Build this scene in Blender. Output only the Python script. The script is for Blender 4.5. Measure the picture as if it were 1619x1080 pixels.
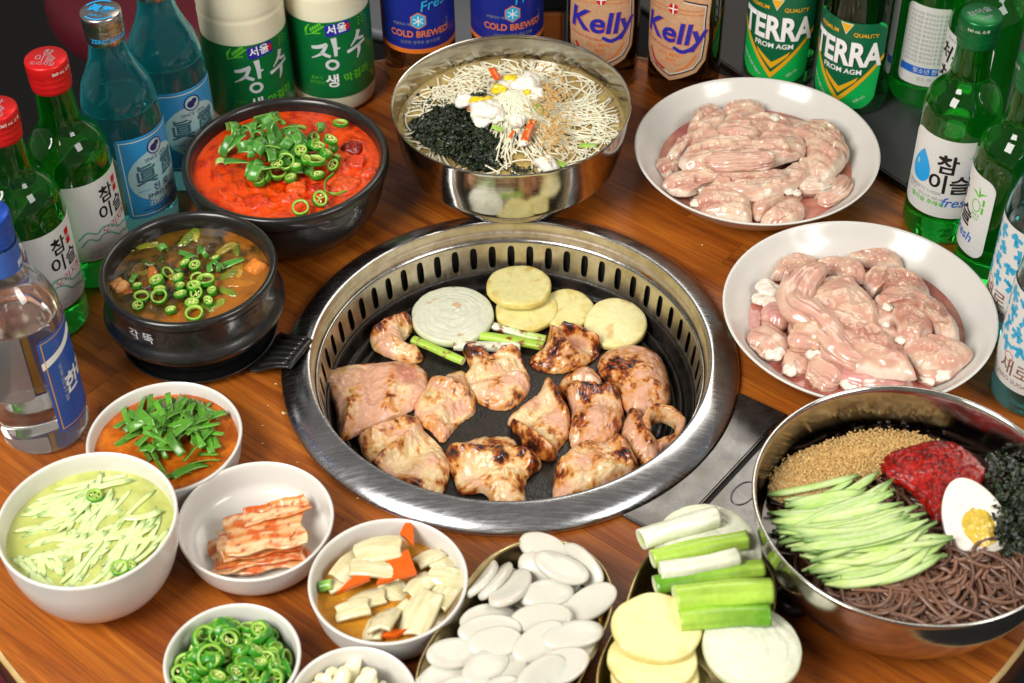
import bpy, bmesh, math, random
import numpy as np
from mathutils import Vector, Matrix, noise as mnoise
from mathutils.geometry import tessellate_polygon
R_ = math.radians
rnd = random.Random(7)
for o in list(bpy.data.objects): bpy.data.objects.remove(o)
SC = bpy.context.scene
COL = SC.collection
# ------------------------------------------------------------------ camera
PW, PH, FPX = 1619.0, 1080.0, 2669.06
CAM = np.array([0.00195982, -0.98442335, 0.95382024])
CR = np.array([0.999832829812377, -0.012570246089238504, -0.013277851581874747])
CU = np.array([0.018284212571896816, 0.6873768651190797, 0.7260707492177965])
CF = np.array([0.0, 0.7261921468952433, -0.6874917932511467])
cd = bpy.data.cameras.new('camera'); cam = bpy.data.objects.new('camera', cd); COL.objects.link(cam)
cd.sensor_width = 36.0; cd.lens = FPX / PW * 36.0; cd.clip_start = 0.05; cd.clip_end = 60
m4 = Matrix.Identity(4)
for i in range(3):
    m4[i][0], m4[i][1], m4[i][2], m4[i][3] = CR[i], CU[i], -CF[i], CAM[i]
cam.matrix_world = m4
cd.dof.use_dof = True; cd.dof.focus_distance = 1.39; cd.dof.aperture_fstop = 9.0
SC.camera = cam
# ------------------------------------------------------------------ world, lamps, exposure
wd = bpy.data.worlds.new('World'); SC.world = wd; wd.use_nodes = True
bg = wd.node_tree.nodes['Background']; bg.inputs[0].default_value = (1.0, 0.93, 0.84, 1); bg.inputs[1].default_value = 0.20
def area(name, loc, aim, sx, sy, power, col):
    l = bpy.data.lights.new(name, 'AREA'); l.shape = 'RECTANGLE'; l.size = sx; l.size_y = sy
    l.energy = power; l.color = col
    o = bpy.data.objects.new(name, l); COL.objects.link(o); o.location = loc
    o.rotation_euler = (Vector(aim) - Vector(loc)).to_track_quat('-Z', 'Y').to_euler()
    return o
area('key_softbox', (-1.02, -0.95, 1.40), (0.02, 0.05, 0.0), 0.80, 1.00, 44, (1.0, 0.96, 0.90))
area('fill_softbox', (1.25, -0.95, 1.25), (0.0, 0.1, 0.0), 0.7, 0.8, 15, (1.0, 0.97, 0.93))
area('ceiling_panel', (0.75, 1.30, 1.75), (0.1, 0.1, 0.0), 1.3, 0.8, 13, (1.0, 0.92, 0.80))
SC.view_settings.view_transform = 'Standard'; SC.view_settings.look = 'None'
SC.view_settings.exposure = 0.12; SC.view_settings.gamma = 1.0
SC.render.engine = 'CYCLES'
cy = SC.cycles; cy.use_denoising = True; cy.max_bounces = 10; cy.transmission_bounces = 10; cy.glossy_bounces = 4
cy.diffuse_bounces = 3; cy.transparent_max_bounces = 8; cy.caustics_reflective = False; cy.sample_clamp_indirect = 6.0
# ------------------------------------------------------------------ pixel -> point
def at(px, py, z=0.0):
    d = CF + CR * ((px - PW / 2) / FPX) - CU * ((py - PH / 2) / FPX)
    return CAM + d * ((z - CAM[2]) / d[2])
def V(p): return Vector((float(p[0]), float(p[1]), float(p[2])))
def hx(s, k=1.0):
    s = s.lstrip('#'); out = []
    for i in (0, 2, 4):
        c = int(s[i:i + 2], 16) / 255.0
        out.append((c / 12.92 if c <= 0.04045 else ((c + 0.055) / 1.055) ** 2.4) * k)
    return tuple(out)
# ------------------------------------------------------------------ materials
MATS = {}
def nodes(name):
    m = bpy.data.materials.new(name); m.use_nodes = True; MATS[name] = m
    nt = m.node_tree; return m, nt, nt.nodes['Principled BSDF']
def setp(b, **k):
    for a, v in k.items():
        nm = {'rough': 'Roughness', 'metal': 'Metallic', 'spec': 'Specular IOR Level', 'trans': 'Transmission Weight', 'ior': 'IOR',
              'coat': 'Coat Weight', 'coatr': 'Coat Roughness', 'sss': 'Subsurface Weight', 'sssc': 'Subsurface Scale', 'aniso': 'Anisotropic'}[a]
        b.inputs[nm].default_value = v
def nn(nt, t, **k):
    n = nt.nodes.new(t)
    for a, v in k.items():
        if a.startswith('i_'):
            n.inputs[a[2:].replace('_', ' ')].default_value = v
        else: setattr(n, a, v)
    return n
def noise_n(nt, vec, scale, detail=4, rough=0.55, dist=0.0):
    n = nn(nt, 'ShaderNodeTexNoise'); n.inputs['Scale'].default_value = scale; n.inputs['Detail'].default_value = detail
    n.inputs['Roughness'].default_value = rough; n.inputs['Distortion'].default_value = dist
    if vec is not None: nt.links.new(vec, n.inputs['Vector'])
    return n.outputs['Fac']
def ramp_n(nt, fac, stops):
    r = nn(nt, 'ShaderNodeValToRGB'); e = r.color_ramp.elements
    while len(e) < len(stops): e.new(0.5)
    for i, (p, c) in enumerate(stops):
        e[i].position = p; e[i].color = (*c, 1) if len(c) == 3 else c
    nt.links.new(fac, r.inputs[0]); return r.outputs[0]
def gray(v): return (v, v, v)
def bump_n(nt, b, fac, strength, dist=0.001):
    n = nn(nt, 'ShaderNodeBump'); n.inputs['Strength'].default_value = strength; n.inputs['Distance'].default_value = dist
    nt.links.new(fac, n.inputs['Height']); nt.links.new(n.outputs[0], b.inputs['Normal'])
def mix_n(nt, f, a, bb, mode='MIX'):
    n = nn(nt, 'ShaderNodeMix'); n.data_type = 'RGBA'; n.blend_type = mode
    for sock, v in ((0, f), (6, a), (7, bb)):
        if isinstance(v, (float, int)): n.inputs[sock].default_value = v
        elif isinstance(v, tuple): n.inputs[sock].default_value = (*v, 1) if len(v) == 3 else v
        else: nt.links.new(v, n.inputs[sock])
    return n.outputs[2]
def objco(nt): return nn(nt, 'ShaderNodeTexCoord').outputs['Object']
def plain(name, col, rough=0.5, var=0.0, scale=200, bump=0.0, **k):
    m, nt, b = nodes(name); b.inputs['Base Color'].default_value = (*col, 1); setp(b, rough=rough, **k)
    if var or bump:
        f = noise_n(nt, objco(nt), scale)
        if var:
            c = ramp_n(nt, f, [(0.25, tuple(x * (1 - var) for x in col)), (0.75, tuple(min(1, x * (1 + var)) for x in col))])
            nt.links.new(c, b.inputs['Base Color'])
        if bump: bump_n(nt, b, f, bump)
    return m
def food(name, rough=0.35, var=0.25, scale=160, bump=0.2, bdist=0.001, rvar=0.0, **k):
    """colour from the vertex colour 'Col', varied by noise"""
    m, nt, b = nodes(name); setp(b, rough=rough, **k)
    a = nn(nt, 'ShaderNodeAttribute'); a.attribute_name = 'Col'
    co = objco(nt); f = noise_n(nt, co, scale, 5, 0.6)
    v = ramp_n(nt, f, [(0.2, gray(1 - var)), (0.8, gray(1 + var))])
    nt.links.new(mix_n(nt, 1.0, a.outputs['Color'], v, 'MULTIPLY'), b.inputs['Base Color'])
    if bump: bump_n(nt, b, f, bump, bdist)
    if rvar:
        f2 = noise_n(nt, co, scale * 0.4, 3)
        nt.links.new(ramp_n(nt, f2, [(0.3, gray(max(0.02, rough - rvar))), (0.7, gray(min(1, rough + rvar)))]), b.inputs['Roughness'])
    return m
def glass(name, col, ior=1.40, glow=0.2, rough=0.015, gcol=None):
    m, nt, b = nodes(name); b.inputs['Base Color'].default_value = (*col, 1); setp(b, rough=rough, trans=1.0, ior=ior, coat=0.6, coatr=0.01)
    if glow:
        t = nn(nt, 'ShaderNodeBsdfTranslucent'); t.inputs[0].default_value = (*(gcol or col), 1)
        mx = nn(nt, 'ShaderNodeMixShader'); mx.inputs[0].default_value = glow
        nt.links.new(b.outputs[0], mx.inputs[1]); nt.links.new(t.outputs[0], mx.inputs[2])
        nt.links.new(mx.outputs[0], nt.nodes['Material Output'].inputs['Surface'])
    return m
def metal(name, col, rough=0.25, scratch=0.1, scale=(4, 400, 400), rings=False, dirt=None, aniso=0.0, bmp=0.12):
    m, nt, b = nodes(name); b.inputs['Base Color'].default_value = (*col, 1); setp(b, rough=rough, metal=1.0, aniso=aniso)
    co = objco(nt)
    mp = nn(nt, 'ShaderNodeMapping'); nt.links.new(co, mp.inputs[0]); mp.inputs['Scale'].default_value = scale
    f = noise_n(nt, mp.outputs[0], 1.0, 4, 0.7)
    nt.links.new(ramp_n(nt, f, [(0.3, gray(max(0.03, rough - scratch))), (0.7, gray(rough + scratch))]), b.inputs['Roughness'])
    f2 = noise_n(nt, co, 60, 5, 0.65)
    dk = dirt or tuple(x * 0.72 for x in col)
    nt.links.new(ramp_n(nt, f2, [(0.3, dk), (0.62, col)]), b.inputs['Base Color'])
    bump_n(nt, b, f, bmp, 0.0003)
    return m
# wood staves: long grain along local x of the table, a tint of its own for every stave
def wood():
    m, nt, b = nodes('stained_wood'); co = objco(nt)
    oi = nn(nt, 'ShaderNodeObjectInfo')
    off = nn(nt, 'ShaderNodeVectorMath', operation='SCALE'); off.inputs[0].default_value = (3.0, 5.0, 1.0); nt.links.new(oi.outputs['Random'], off.inputs['Scale'])
    ad = nn(nt, 'ShaderNodeVectorMath', operation='ADD'); nt.links.new(co, ad.inputs[0]); nt.links.new(off.outputs[0], ad.inputs[1])
    mp = nn(nt, 'ShaderNodeMapping'); nt.links.new(ad.outputs[0], mp.inputs[0]); mp.inputs['Scale'].default_value = (5, 75, 30)
    g1 = noise_n(nt, mp.outputs[0], 1.0, 6, 0.62, 0.8)
    mp2 = nn(nt, 'ShaderNodeMapping'); nt.links.new(ad.outputs[0], mp2.inputs[0]); mp2.inputs['Scale'].default_value = (22, 620, 200)
    g2 = noise_n(nt, mp2.outputs[0], 1.0, 3, 0.6)
    c1 = ramp_n(nt, g1, [(0.28, hx('#6e340c')), (0.45, hx('#985014')), (0.6, hx('#b0641e')), (0.8, hx('#c47a30'))])
    c2 = ramp_n(nt, g2, [(0.36, gray(0.62)), (0.56, gray(1.0))])
    c = mix_n(nt, 0.65, c1, c2, 'MULTIPLY')
    tint = ramp_n(nt, oi.outputs['Random'], [(0.0, (0.70, 0.60, 0.52)), (0.3, (0.88, 0.84, 0.80)), (0.65, (1.0, 1.0, 1.0)), (1.0, (1.15, 1.08, 0.95))])
    c = mix_n(nt, 1.0, c, tint, 'MULTIPLY')
    sp = noise_n(nt, co, 900, 2, 0.5)
    c = mix_n(nt, ramp_n(nt, sp, [(0.72, gray(0)), (0.8, gray(0.35))]), c, hx('#d9a468'))
    nt.links.new(c, b.inputs['Base Color'])
    nt.links.new(ramp_n(nt, g2, [(0.3, gray(0.50)), (0.7, gray(0.34))]), b.inputs['Roughness'])
    setp(b, spec=0.45); bump_n(nt, b, g2, 0.25, 0.0004)
    return m
WOOD = wood()
EDGE = plain('pale_edge_band', hx('#b79a64'), 0.5, 0.2, 90)
TABLE_SIDE = plain('table_side_wood', hx('#5a2c12'), 0.5, 0.3, 60)
BLACKEDGE = plain('black_plastic', hx('#141414'), 0.35)
GREYTOP = plain('dark_grey_laminate', hx('#3a3a3d'), 0.45, 0.1, 40)
FLOOR = plain('dark_floor', hx('#060505'), 0.7, 0.35, 6)
REDCLOTH = plain('red_upholstery', hx('#5c0a1e'), 0.6, 0.12, 40)
CHAIRWOOD = plain('chair_wood', hx('#8a4a1c'), 0.45, 0.25, 30)
CHAIRGREY = plain('grey_chair_plastic', hx('#5d6066'), 0.4)
STEEL = metal('brushed_steel', hx('#b9b7b4'), 0.22, 0.10)
STEELB = metal('bowl_steel', hx('#cfccc6'), 0.13, 0.05, (3, 3, 700))
STEELW = metal('grill_wall_steel', hx('#dcd2c0'), 0.42, 0.10, (300, 300, 8), dirt=hx('#bfae90'))
RIMST = metal('grill_rim_steel', hx('#cccdd0'), 0.23, 0.09, (60, 700, 60), dirt=hx('#b0b2b6'), bmp=0.04)
COVER = metal('cover_plate_steel', hx('#757577'), 0.30, 0.10, (120, 120, 120), dirt=hx('#56544f'))
BRASS = metal('gold_aluminium', hx('#cdb785'), 0.30, 0.06, (60, 60, 200), dirt=hx('#b9a270'))
def greasy_iron():
    m, nt, b = nodes('cast_iron'); co = objco(nt); f1 = noise_n(nt, co, 45, 5, 0.6); f2 = noise_n(nt, co, 380, 4, 0.6)
    nt.links.new(ramp_n(nt, f1, [(0.35, hx('#141414')), (0.55, hx('#211c18')), (0.7, hx('#2e2016'))]), b.inputs['Base Color'])
    nt.links.new(ramp_n(nt, f1, [(0.35, gray(0.18)), (0.6, gray(0.5))]), b.inputs['Roughness']); setp(b, spec=0.5); bump_n(nt, b, f2, 0.55, 0.0008); return m
IRON = greasy_iron()
VOID = plain('void_black', hx('#060606'), 0.7)  # plain black for the fire pit and the cover plate gap
POT = plain('black_stoneware', hx('#1c1b1a'), 0.30, 0.35, 120, 0.25, coat=0.3)
POT2 = plain('black_tray', hx('#161616'), 0.34, 0.3, 160, 0.2)
WHITE = plain('white_melamine', hx('#d9d6d0'), 0.16, 0.02, 40, spec=0.55)
G_GREEN = glass('green_glass', (0.015, 0.42, 0.05), 1.42, 0.23, 0.008, (0.03, 0.62, 0.06))
G_TEAL = glass('pale_blue_glass', (0.22, 0.70, 0.74), 1.40, 0.20, 0.008, (0.14, 0.74, 0.82))
G_TEAL2 = glass('teal_glass', (0.14, 0.50, 0.52), 1.40, 0.10, 0.008, (0.08, 0.45, 0.48))
G_CLEAR = glass('clear_glass', (0.95, 0.97, 0.96), 1.38, 0.03, 0.006, (0.75, 0.80, 0.80))
G_AMBER = glass('amber_glass', (0.16, 0.045, 0.008), 1.40, 0.05)
G_AMBERP = glass('amber_plastic', (0.50, 0.18, 0.03), 1.36, 0.12, 0.03)
G_BEERG = glass('beer_green_glass', (0.01, 0.16, 0.03), 1.40, 0.10)
MILK = plain('milky_plastic', hx('#e6e0c4'), 0.30, 0.03, 50, sss=0.25, sssc=0.02)
PAPER = plain('white_paper_label', hx('#dcdcd8'), 0.42, 0.04, 500, 0.25)
PAPERB = plain('blue_paper_label', hx('#2f93cf'), 0.42, 0.06, 400, 0.2)
PAPERC = plain('pale_disc_print', hx('#a9cfd2'), 0.45, 0.05, 400)
PAPERG = plain('green_film_label', hx('#0c6a34'), 0.30, 0.12, 120, 0.15)
PAPERN = plain('navy_film_label', hx('#1d2a86'), 0.28, 0.10, 60)
PAPERK = plain('rose_gold_label', hx('#dcae86'), 0.34, 0.12, 300, 0.25, metal=0.25)
PAPERT = plain('emerald_label', hx('#0fae50'), 0.36, 0.08, 100)
PAPERTD = plain('dark_green_print', hx('#06603c'), 0.4)
PAPERH = plain('deep_blue_label', hx('#2c56a8'), 0.35, 0.12, 150)
def ink(name, h, rough=0.42, **k): return plain('ink_' + name, hx(h), rough, **k)
K_BLACK = ink('black', '#1c1c1c'); K_RED = ink('red', '#c4191f'); K_WHITE = ink('white', '#f0f0ee'); K_NAVY = ink('navy', '#1c2468')
K_SKY = ink('sky', '#1fa3e8'); K_LIME = ink('lime', '#5cc02c'); K_GREY = ink('grey', '#8b9094'); K_TEALK = ink('teal', '#6fb3a0')
K_GOLD = ink('gold', '#e6ab1c'); K_ORANGE = ink('orange', '#e0762a'); K_DTEAL = ink('dark_teal', '#3f6c78'); K_SILVER = ink('silver', '#cfd2d4', 0.3)
K_CREAM = ink('cream', '#dfe6cf'); K_CYAN = ink('cyan', '#2fa9d4'); K_PURPLE = ink('indigo', '#2a2aa0'); K_BLUE = ink('blue', '#2468c8'); K_FADE = ink('faded', '#b4b9bb')
CAP_RED = plain('red_cap', hx('#d11a1c'), 0.34, 0.05, 80, metal=0.35)
CAP_SILVER = metal('silver_cap', hx('#c9c6c2'), 0.28, 0.05)
CAP_GREEN = plain('green_cap', hx('#0d6a34'), 0.32, 0.05, 80, metal=0.45)
CAP_BLUE = plain('blue_cap', hx('#1b4bb0'), 0.34, 0.05, 80, metal=0.4)
# ------------------------------------------------------------------ mesh helpers
MESHID = {}
def mk(name, v, f, mat, parent=None, cols=None, smooth=True, mats=None, midx=None):
    me = bpy.data.meshes.new(name)
    v = np.asarray(v, dtype=float)
    me.from_pydata(v.tolist(), [], [tuple(int(i) for i in q) for q in f])
    for mm in (mats or [mat]): me.materials.append(mm)
    if midx is not None: me.polygons.foreach_set('material_index', list(map(int, midx)))
    if smooth: me.polygons.foreach_set('use_smooth', [True] * len(me.polygons))
    if cols is not None:
        a = me.color_attributes.new('Col', 'FLOAT_COLOR', 'POINT')
        c = np.ones((len(v), 4)); c[:, :3] = np.asarray(cols); a.data.foreach_set('color', c.ravel())
    me.update()
    o = bpy.data.objects.new(name, me); COL.objects.link(o)
    if parent is not None: o.parent = parent
    return o
def tag(o, label, cat=None, group=None, kind=None):
    if label: o['label'] = label
    if cat: o['category'] = cat
    if group: o['group'] = group
    if kind: o['kind'] = kind
    return o
def empty(name, loc, label, cat, group=None, rz=0.0):
    o = bpy.data.objects.new(name, None); COL.objects.link(o); o.empty_display_size = 0.02
    o.location = V(loc); o.rotation_euler = (0, 0, rz)
    return tag(o, label, cat, group)
def dup(o, parent=None):
    c = o.copy(); COL.objects.link(c)
    if parent is not None: c.parent = parent
    return c
def sharp(o, deg=38):
    me = o.data
    try: me.set_sharp_from_angle(angle=R_(deg))
    except Exception: pass
    return o
def lathe(prof, seg=72, close=False):
    """prof: (r, z) from one end to the other; r=0 ends become poles"""
    v, f = [], []; rows = []
    for r, z in prof:
        if r < 1e-6:
            rows.append([len(v)]); v.append((0, 0, z))
        else:
            rows.append(list(range(len(v), len(v) + seg)))
            for k in range(seg):
                a = 2 * math.pi * k / seg; v.append((r * math.cos(a), r * math.sin(a), z))
    pr = list(zip(rows[:-1], rows[1:]))
    if close: pr.append((rows[-1], rows[0]))
    for a, b in pr:
        for k in range(seg):
            k2 = (k + 1) % seg
            if len(a) == 1 and len(b) == 1: continue
            if len(a) == 1: f.append((a[0], b[k2], b[k]))
            elif len(b) == 1: f.append((a[k], a[k2], b[0]))
            else: f.append((a[k], a[k2], b[k2], b[k]))
    return np.array(v), f
def rounded(prof, n=4, t=0.35):
    """soften the corners of an open profile (Chaikin)"""
    p = [np.array(q, float) for q in prof]
    for _ in range(n):
        q = [p[0]]
        for a, b in zip(p[:-1], p[1:]): q += [a * 0.75 + b * 0.25, a * 0.25 + b * 0.75]
        q.append(p[-1]); p = q
    return [tuple(x) for x in p]
def catmull(pts, n):
    p = np.asarray(pts, float)
    P = np.vstack([2 * p[0] - p[1], p, 2 * p[-1] - p[-2]])
    out = []
    m = len(p) - 1
    for t in np.linspace(0, m - 1e-9, n):
        i = int(t); u = t - i; a, b, c, d = P[i], P[i + 1], P[i + 2], P[i + 3]
        out.append(0.5 * ((2 * b) + (-a + c) * u + (2 * a - 5 * b + 4 * c - d) * u * u + (-a + 3 * b - 3 * c + d) * u ** 3))
    return np.array(out)
def closed_curve(pts, n):
    p = np.asarray(pts, float); m = len(p); out = []
    for t in np.linspace(0, m, n, endpoint=False):
        i = int(t); u = t - i; a, b, c, d = p[(i - 1) % m], p[i % m], p[(i + 1) % m], p[(i + 2) % m]
        out.append(0.5 * ((2 * b) + (-a + c) * u + (2 * a - 5 * b + 4 * c - d) * u * u + (-a + 3 * b - 3 * c + d) * u ** 3))
    return np.array(out)
def sweep(path, a, b, sides=8, up=None, cap=True, power=1.0):
    """tube along path with half-axes a (sideways) and b (along up); returns verts, faces, (s, theta) per vertex"""
    path = np.asarray(path, float); n = len(path)
    T = np.gradient(path, axis=0); T /= (np.linalg.norm(T, axis=1)[:, None] + 1e-12)
    a = np.broadcast_to(np.asarray(a, float), (n,)); b = np.broadcast_to(np.asarray(b, float), (n,))
    if up is None:
        N = np.zeros((n, 3)); r = np.array([0, 0, 1.0]) if abs(T[0][2]) < 0.9 else np.array([1.0, 0, 0])
        cur = r - T[0] * (r @ T[0]); cur /= np.linalg.norm(cur); N[0] = cur
        for i in range(1, n):
            cur = cur - T[i] * (cur @ T[i]); cur /= (np.linalg.norm(cur) + 1e-12); N[i] = cur
    else:
        U = np.broadcast_to(np.asarray(up, float), (n, 3)); N = U - T * (U * T).sum(1)[:, None]; N /= (np.linalg.norm(N, axis=1)[:, None] + 1e-12)
    B = np.cross(T, N)
    th = np.linspace(0, 2 * np.pi, sides, endpoint=False)
    c, s = np.cos(th), np.sin(th)
    if power != 1.0: c = np.sign(c) * np.abs(c) ** power; s = np.sign(s) * np.abs(s) ** power
    v = (path[:, None, :] + B[:, None, :] * (a[:, None] * c[None])[:, :, None] + N[:, None, :] * (b[:, None] * s[None])[:, :, None]).reshape(-1, 3)
    f = []
    for i in range(n - 1):
        for k in range(sides):
            k2 = (k + 1) % sides; f.append((i * sides + k, (i + 1) * sides + k, (i + 1) * sides + k2, i * sides + k2))
    if cap:
        f.append(tuple(range(sides))); f.append(tuple(range((n - 1) * sides, n * sides))[::-1])
    st = np.stack([np.repeat(np.linspace(0, 1, n), sides), np.tile(th, n)], 1)
    return v, f, st
def join(parts):
    V_, F_, off = [], [], 0
    for v, f in parts:
        V_.append(np.asarray(v)); F_ += [tuple(i + off for i in q) for q in f]; off += len(v)
    return np.vstack(V_), F_
def fbm(p, sc, oct=4, seed=0.0):
    return mnoise.fractal(Vector((p[0] * sc + seed, p[1] * sc - seed * 0.7, p[2] * sc + seed * 1.3)), 0.9, 2.0, oct)
def fbma(P, sc, oct=4, seed=0.0): return np.array([fbm(p, sc, oct, seed) for p in P])
def sstep(a, b, x): t = np.clip((np.asarray(x) - a) / (b - a), 0, 1); return t * t * (3 - 2 * t)
def lerp3(a, b, t): return np.asarray(a)[None] * (1 - t)[:, None] + np.asarray(b)[None] * t[:, None]
def normals(v, f):
    n = np.zeros_like(v)
    for q in f:
        a, b, c = v[q[0]], v[q[1]], v[q[2]]; w = np.cross(b - a, c - a)
        for i in q: n[i] += w
    return n / (np.linalg.norm(n, axis=1)[:, None] + 1e-15)
# ================================================================== SETTING
def box(name, c, s, mat, parent=None, bev=0.0):
    bm = bmesh.new(); bmesh.ops.create_cube(bm, size=1.0)
    for v in bm.verts: v.co = Vector((v.co.x * s[0], v.co.y * s[1], v.co.z * s[2])) + Vector(c)
    if bev: bmesh.ops.bevel(bm, geom=bm.edges[:], offset=bev, segments=3, affect='EDGES')
    me = bpy.data.meshes.new(name); bm.to_mesh(me); bm.free(); me.materials.append(mat)
    o = bpy.data.objects.new(name, me); COL.objects.link(o); o.parent = parent
    return o
FZ = -0.72
fl = mk('floor', [(-4, -3, FZ), (4, -3, FZ), (4, 6, FZ), (-4, 6, FZ)], [(0, 1, 2, 3)], FLOOR); tag(fl, 'dark floor below the table', kind='structure')
# ---- round table: staves, base, edge band, pedestal
TR, TH = 0.452, 0.1585
tb = empty('table', (0, 0, 0), 'round wooden table of glued brown staves with a grill set in its middle', 'table', rz=R_(-40))
v, f = lathe([(0.166, -0.0125), (0.166, -0.045), (TR - 0.004, -0.045), (TR - 0.0005, -0.041), (TR - 0.0005, -0.0125)], 96, True); sharp(mk('base_board', v, f, TABLE_SIDE, tb))
v, f = lathe([(TR + 0.0034, -0.0040), (TR + 0.0028, -0.0012), (TR, -0.0006)], 128); mk('edge_band', v, f, EDGE, tb)
v, f = lathe([(TR, -0.046), (TR + 0.0025, -0.045), (TR + 0.0033, -0.0042)], 128); mk('rim_side', v, f, TABLE_SIDE, tb)
v, f = lathe([(0.0, FZ + 0.002), (0.26, FZ + 0.002), (0.26, FZ + 0.02), (0.06, FZ + 0.04), (0.05, -0.3), (0.14, -0.13), (0.16, -0.0455)], 48); sharp(mk('pedestal', v, f, BLACKEDGE, tb))
SW = 0.0345; rr = random.Random(21)
j = -14
while j * SW < TR:
    y0, y1 = j * SW + 0.00015, (j + 1) * SW - 0.00015; j += 1
    y0, y1 = max(y0, -TR + 0.002), min(y1, TR - 0.002)
    if y1 - y0 < 0.004: continue
    ys = np.linspace(y0, y1, 6); xo = np.sqrt(np.maximum(TR * TR - ys * ys, 1e-6)); xi = np.sqrt(np.maximum(TH * TH - ys * ys, 0))
    spans = [(-xo, -xi), (xi, xo)] if xi.max() > 0 else [(-xo, xo)]
    out = []
    for a, b in spans:
        cuts = []; x = rr.uniform(-0.5, -0.2)
        while x < 0.46:
            if x > a.max() + 0.03 and x < b.min() - 0.03: cuts.append(x)
            x += rr.uniform(0.2, 0.42)
        ed = [a] + [np.full(6, c) for c in cuts] + [b]
        out += [(p + 0.00012, q - 0.00012) for p, q in zip(ed[:-1], ed[1:])]
    for a, b in out:
        h = rr.uniform(-0.00025, 0.0)
        vv = []; ff = []
        for z in (h, -0.0123):
            for k in range(6): vv += [(a[k], ys[k], z), (b[k], ys[k], z)]
        for k in range(5):
            ff.append((2 * k, 2 * k + 1, 2 * k + 3, 2 * k + 2)); ff.append((12 + 2 * k + 2, 12 + 2 * k + 3, 12 + 2 * k + 1, 12 + 2 * k))
            ff.append((2 * k + 2, 12 + 2 * k + 2, 12 + 2 * k, 2 * k)); ff.append((2 * k + 1, 12 + 2 * k + 1, 12 + 2 * k + 3, 2 * k + 3))
        ff += [(0, 12, 13, 1), (10, 11, 23, 22)]
        mk('plank', vv, ff, WOOD, tb, smooth=False)
# ---- dark grey side table under the bottles at the back
dvec = np.array([0.584, -0.813]); nvec = np.array([0.813, 0.584]); cor = np.array([0.357, 0.207])
st = empty('side_table', (cor[0], cor[1], 0), 'dark grey side table top with black edge under the green bottles', 'table', rz=math.atan2(dvec[1], dvec[0]))
box('top', (-0.24, 0.27, 0.006), (0.476, 0.536, 0.006), GREYTOP, st, 0.001)
for c, s in (((-0.24, 0.001, 0.0056), (0.480, 0.0018, 0.0068)), ((0.001, 0.27, 0.0056), (0.0018, 0.54, 0.0068))): box('edge_strip', c, s, BLACKEDGE, st)
for lx, ly in ((-0.03, 0.50), (-0.45, 0.50), (-0.03, 0.27), (-0.45, 0.27)): box('leg', (lx, ly, FZ / 2), (0.03, 0.03, -FZ - 0.004), BLACKEDGE, st)
# ---- things on the floor behind
def stool(loc, label):
    s = empty('stool', loc, label, 'stool')
    v, f = lathe(rounded([(0, 0.46), (0.16, 0.46), (0.18, 0.44), (0.18, 0.40), (0.16, 0.385), (0, 0.385)], 2), 48); mk('seat', v, f, REDCLOTH, s)
    for k in range(4):
        a = R_(45 + 90 * k); p = [(0.12 * math.cos(a), 0.12 * math.sin(a), 0.39), (0.17 * math.cos(a), 0.17 * math.sin(a), 0.0)]
        v, f, _ = sweep(p, 0.012, 0.012, 10); mk('leg', v, f, BLACKEDGE, s)
p = at(255, 30, -0.27); stool((p[0], p[1] + 0.12, FZ), 'round dark red upholstered stool beyond the pale blue bottles')
p = at(-40, 1150, -0.27); stool((p[0], p[1], FZ), 'round red upholstered stool tucked beside the pale table edge')
p = at(870, 10, -0.3)
ch = empty('chair', (p[0], p[1], FZ), 'wooden chair standing behind the dark blue beer bottles', 'chair')
box('leg', (0, 0, 0.21), (0.035, 0.035, 0.42), CHAIRWOOD, ch, 0.004); box('leg', (0.36, 0, 0.21), (0.035, 0.035, 0.42), CHAIRWOOD, ch, 0.004)
box('leg', (0, 0.38, 0.45), (0.035, 0.03, 0.9), CHAIRWOOD, ch, 0.004); box('leg', (0.36, 0.38, 0.45), (0.035, 0.03, 0.9), CHAIRWOOD, ch, 0.004)
box('seat', (0.18, 0.19, 0.445), (0.42, 0.44, 0.04), BLACKEDGE, ch, 0.01); box('backrest', (0.18, 0.38, 0.78), (0.32, 0.02, 0.16), CHAIRWOOD, ch, 0.004)
p = at(585, 120, -0.35)
cg = empty('plastic_chair', (p[0] - 0.0, p[1] + 0.05, FZ), 'pale grey plastic chair behind the white rice wine bottles', 'chair')
pa = catmull([(0, 0, 0.40), (0.02, 0.06, 0.42), (0.03, 0.2, 0.43), (0.0, 0.34, 0.47), (-0.02, 0.40, 0.62), (-0.03, 0.43, 0.80)], 30)
v, f, _ = sweep(pa, 0.2, 0.012, 16, up=(0, -0.3, 1)); mk('shell', v, f, CHAIRGREY, cg)
for sx in (-0.16, 0.16):
    for sy in (0.04, 0.34):
        v, f, _ = sweep([(sx, sy, 0.43), (sx * 1.15, sy, 0.0)], 0.012, 0.012, 10); mk('leg', v, f, BLACKEDGE, cg)
# ================================================================== GRILL
gr = empty('table_grill', (0, -0.0015, 0), 'round sunken steel grill with slotted wall and black iron plate', 'grill')
v, f = lathe(rounded([(0.1835, 0.0004), (0.1852, 0.002), (0.1845, 0.005), (0.178, 0.0098), (0.168, 0.0135), (0.1632, 0.0145), (0.1610, 0.0140)], 2), 160); mk('rim', v, f, RIMST, gr)
v, f = lathe(rounded([(0.1610, 0.0140), (0.1606, 0.0130), (0.1604, 0.006), (0.1585, 0.003), (0.1578, -0.004)], 2), 160); mk('collar', v, f, STEELW, gr)
v, f = lathe([(0.1578, -0.0035), (0.1572, -0.001), (0.1556, -0.0008), (0.1552, -0.0045)], 160); mk('ledge', v, f, STEEL, gr)
NS = 58; v, f = [], []
ztop, zbot, r0, r1 = -0.0045, -0.0335, 0.1552, 0.1518
per = 2 * math.pi / NS; hw, hh = 0.0033 / r0, 0.0112; zc = -0.0182
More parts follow.
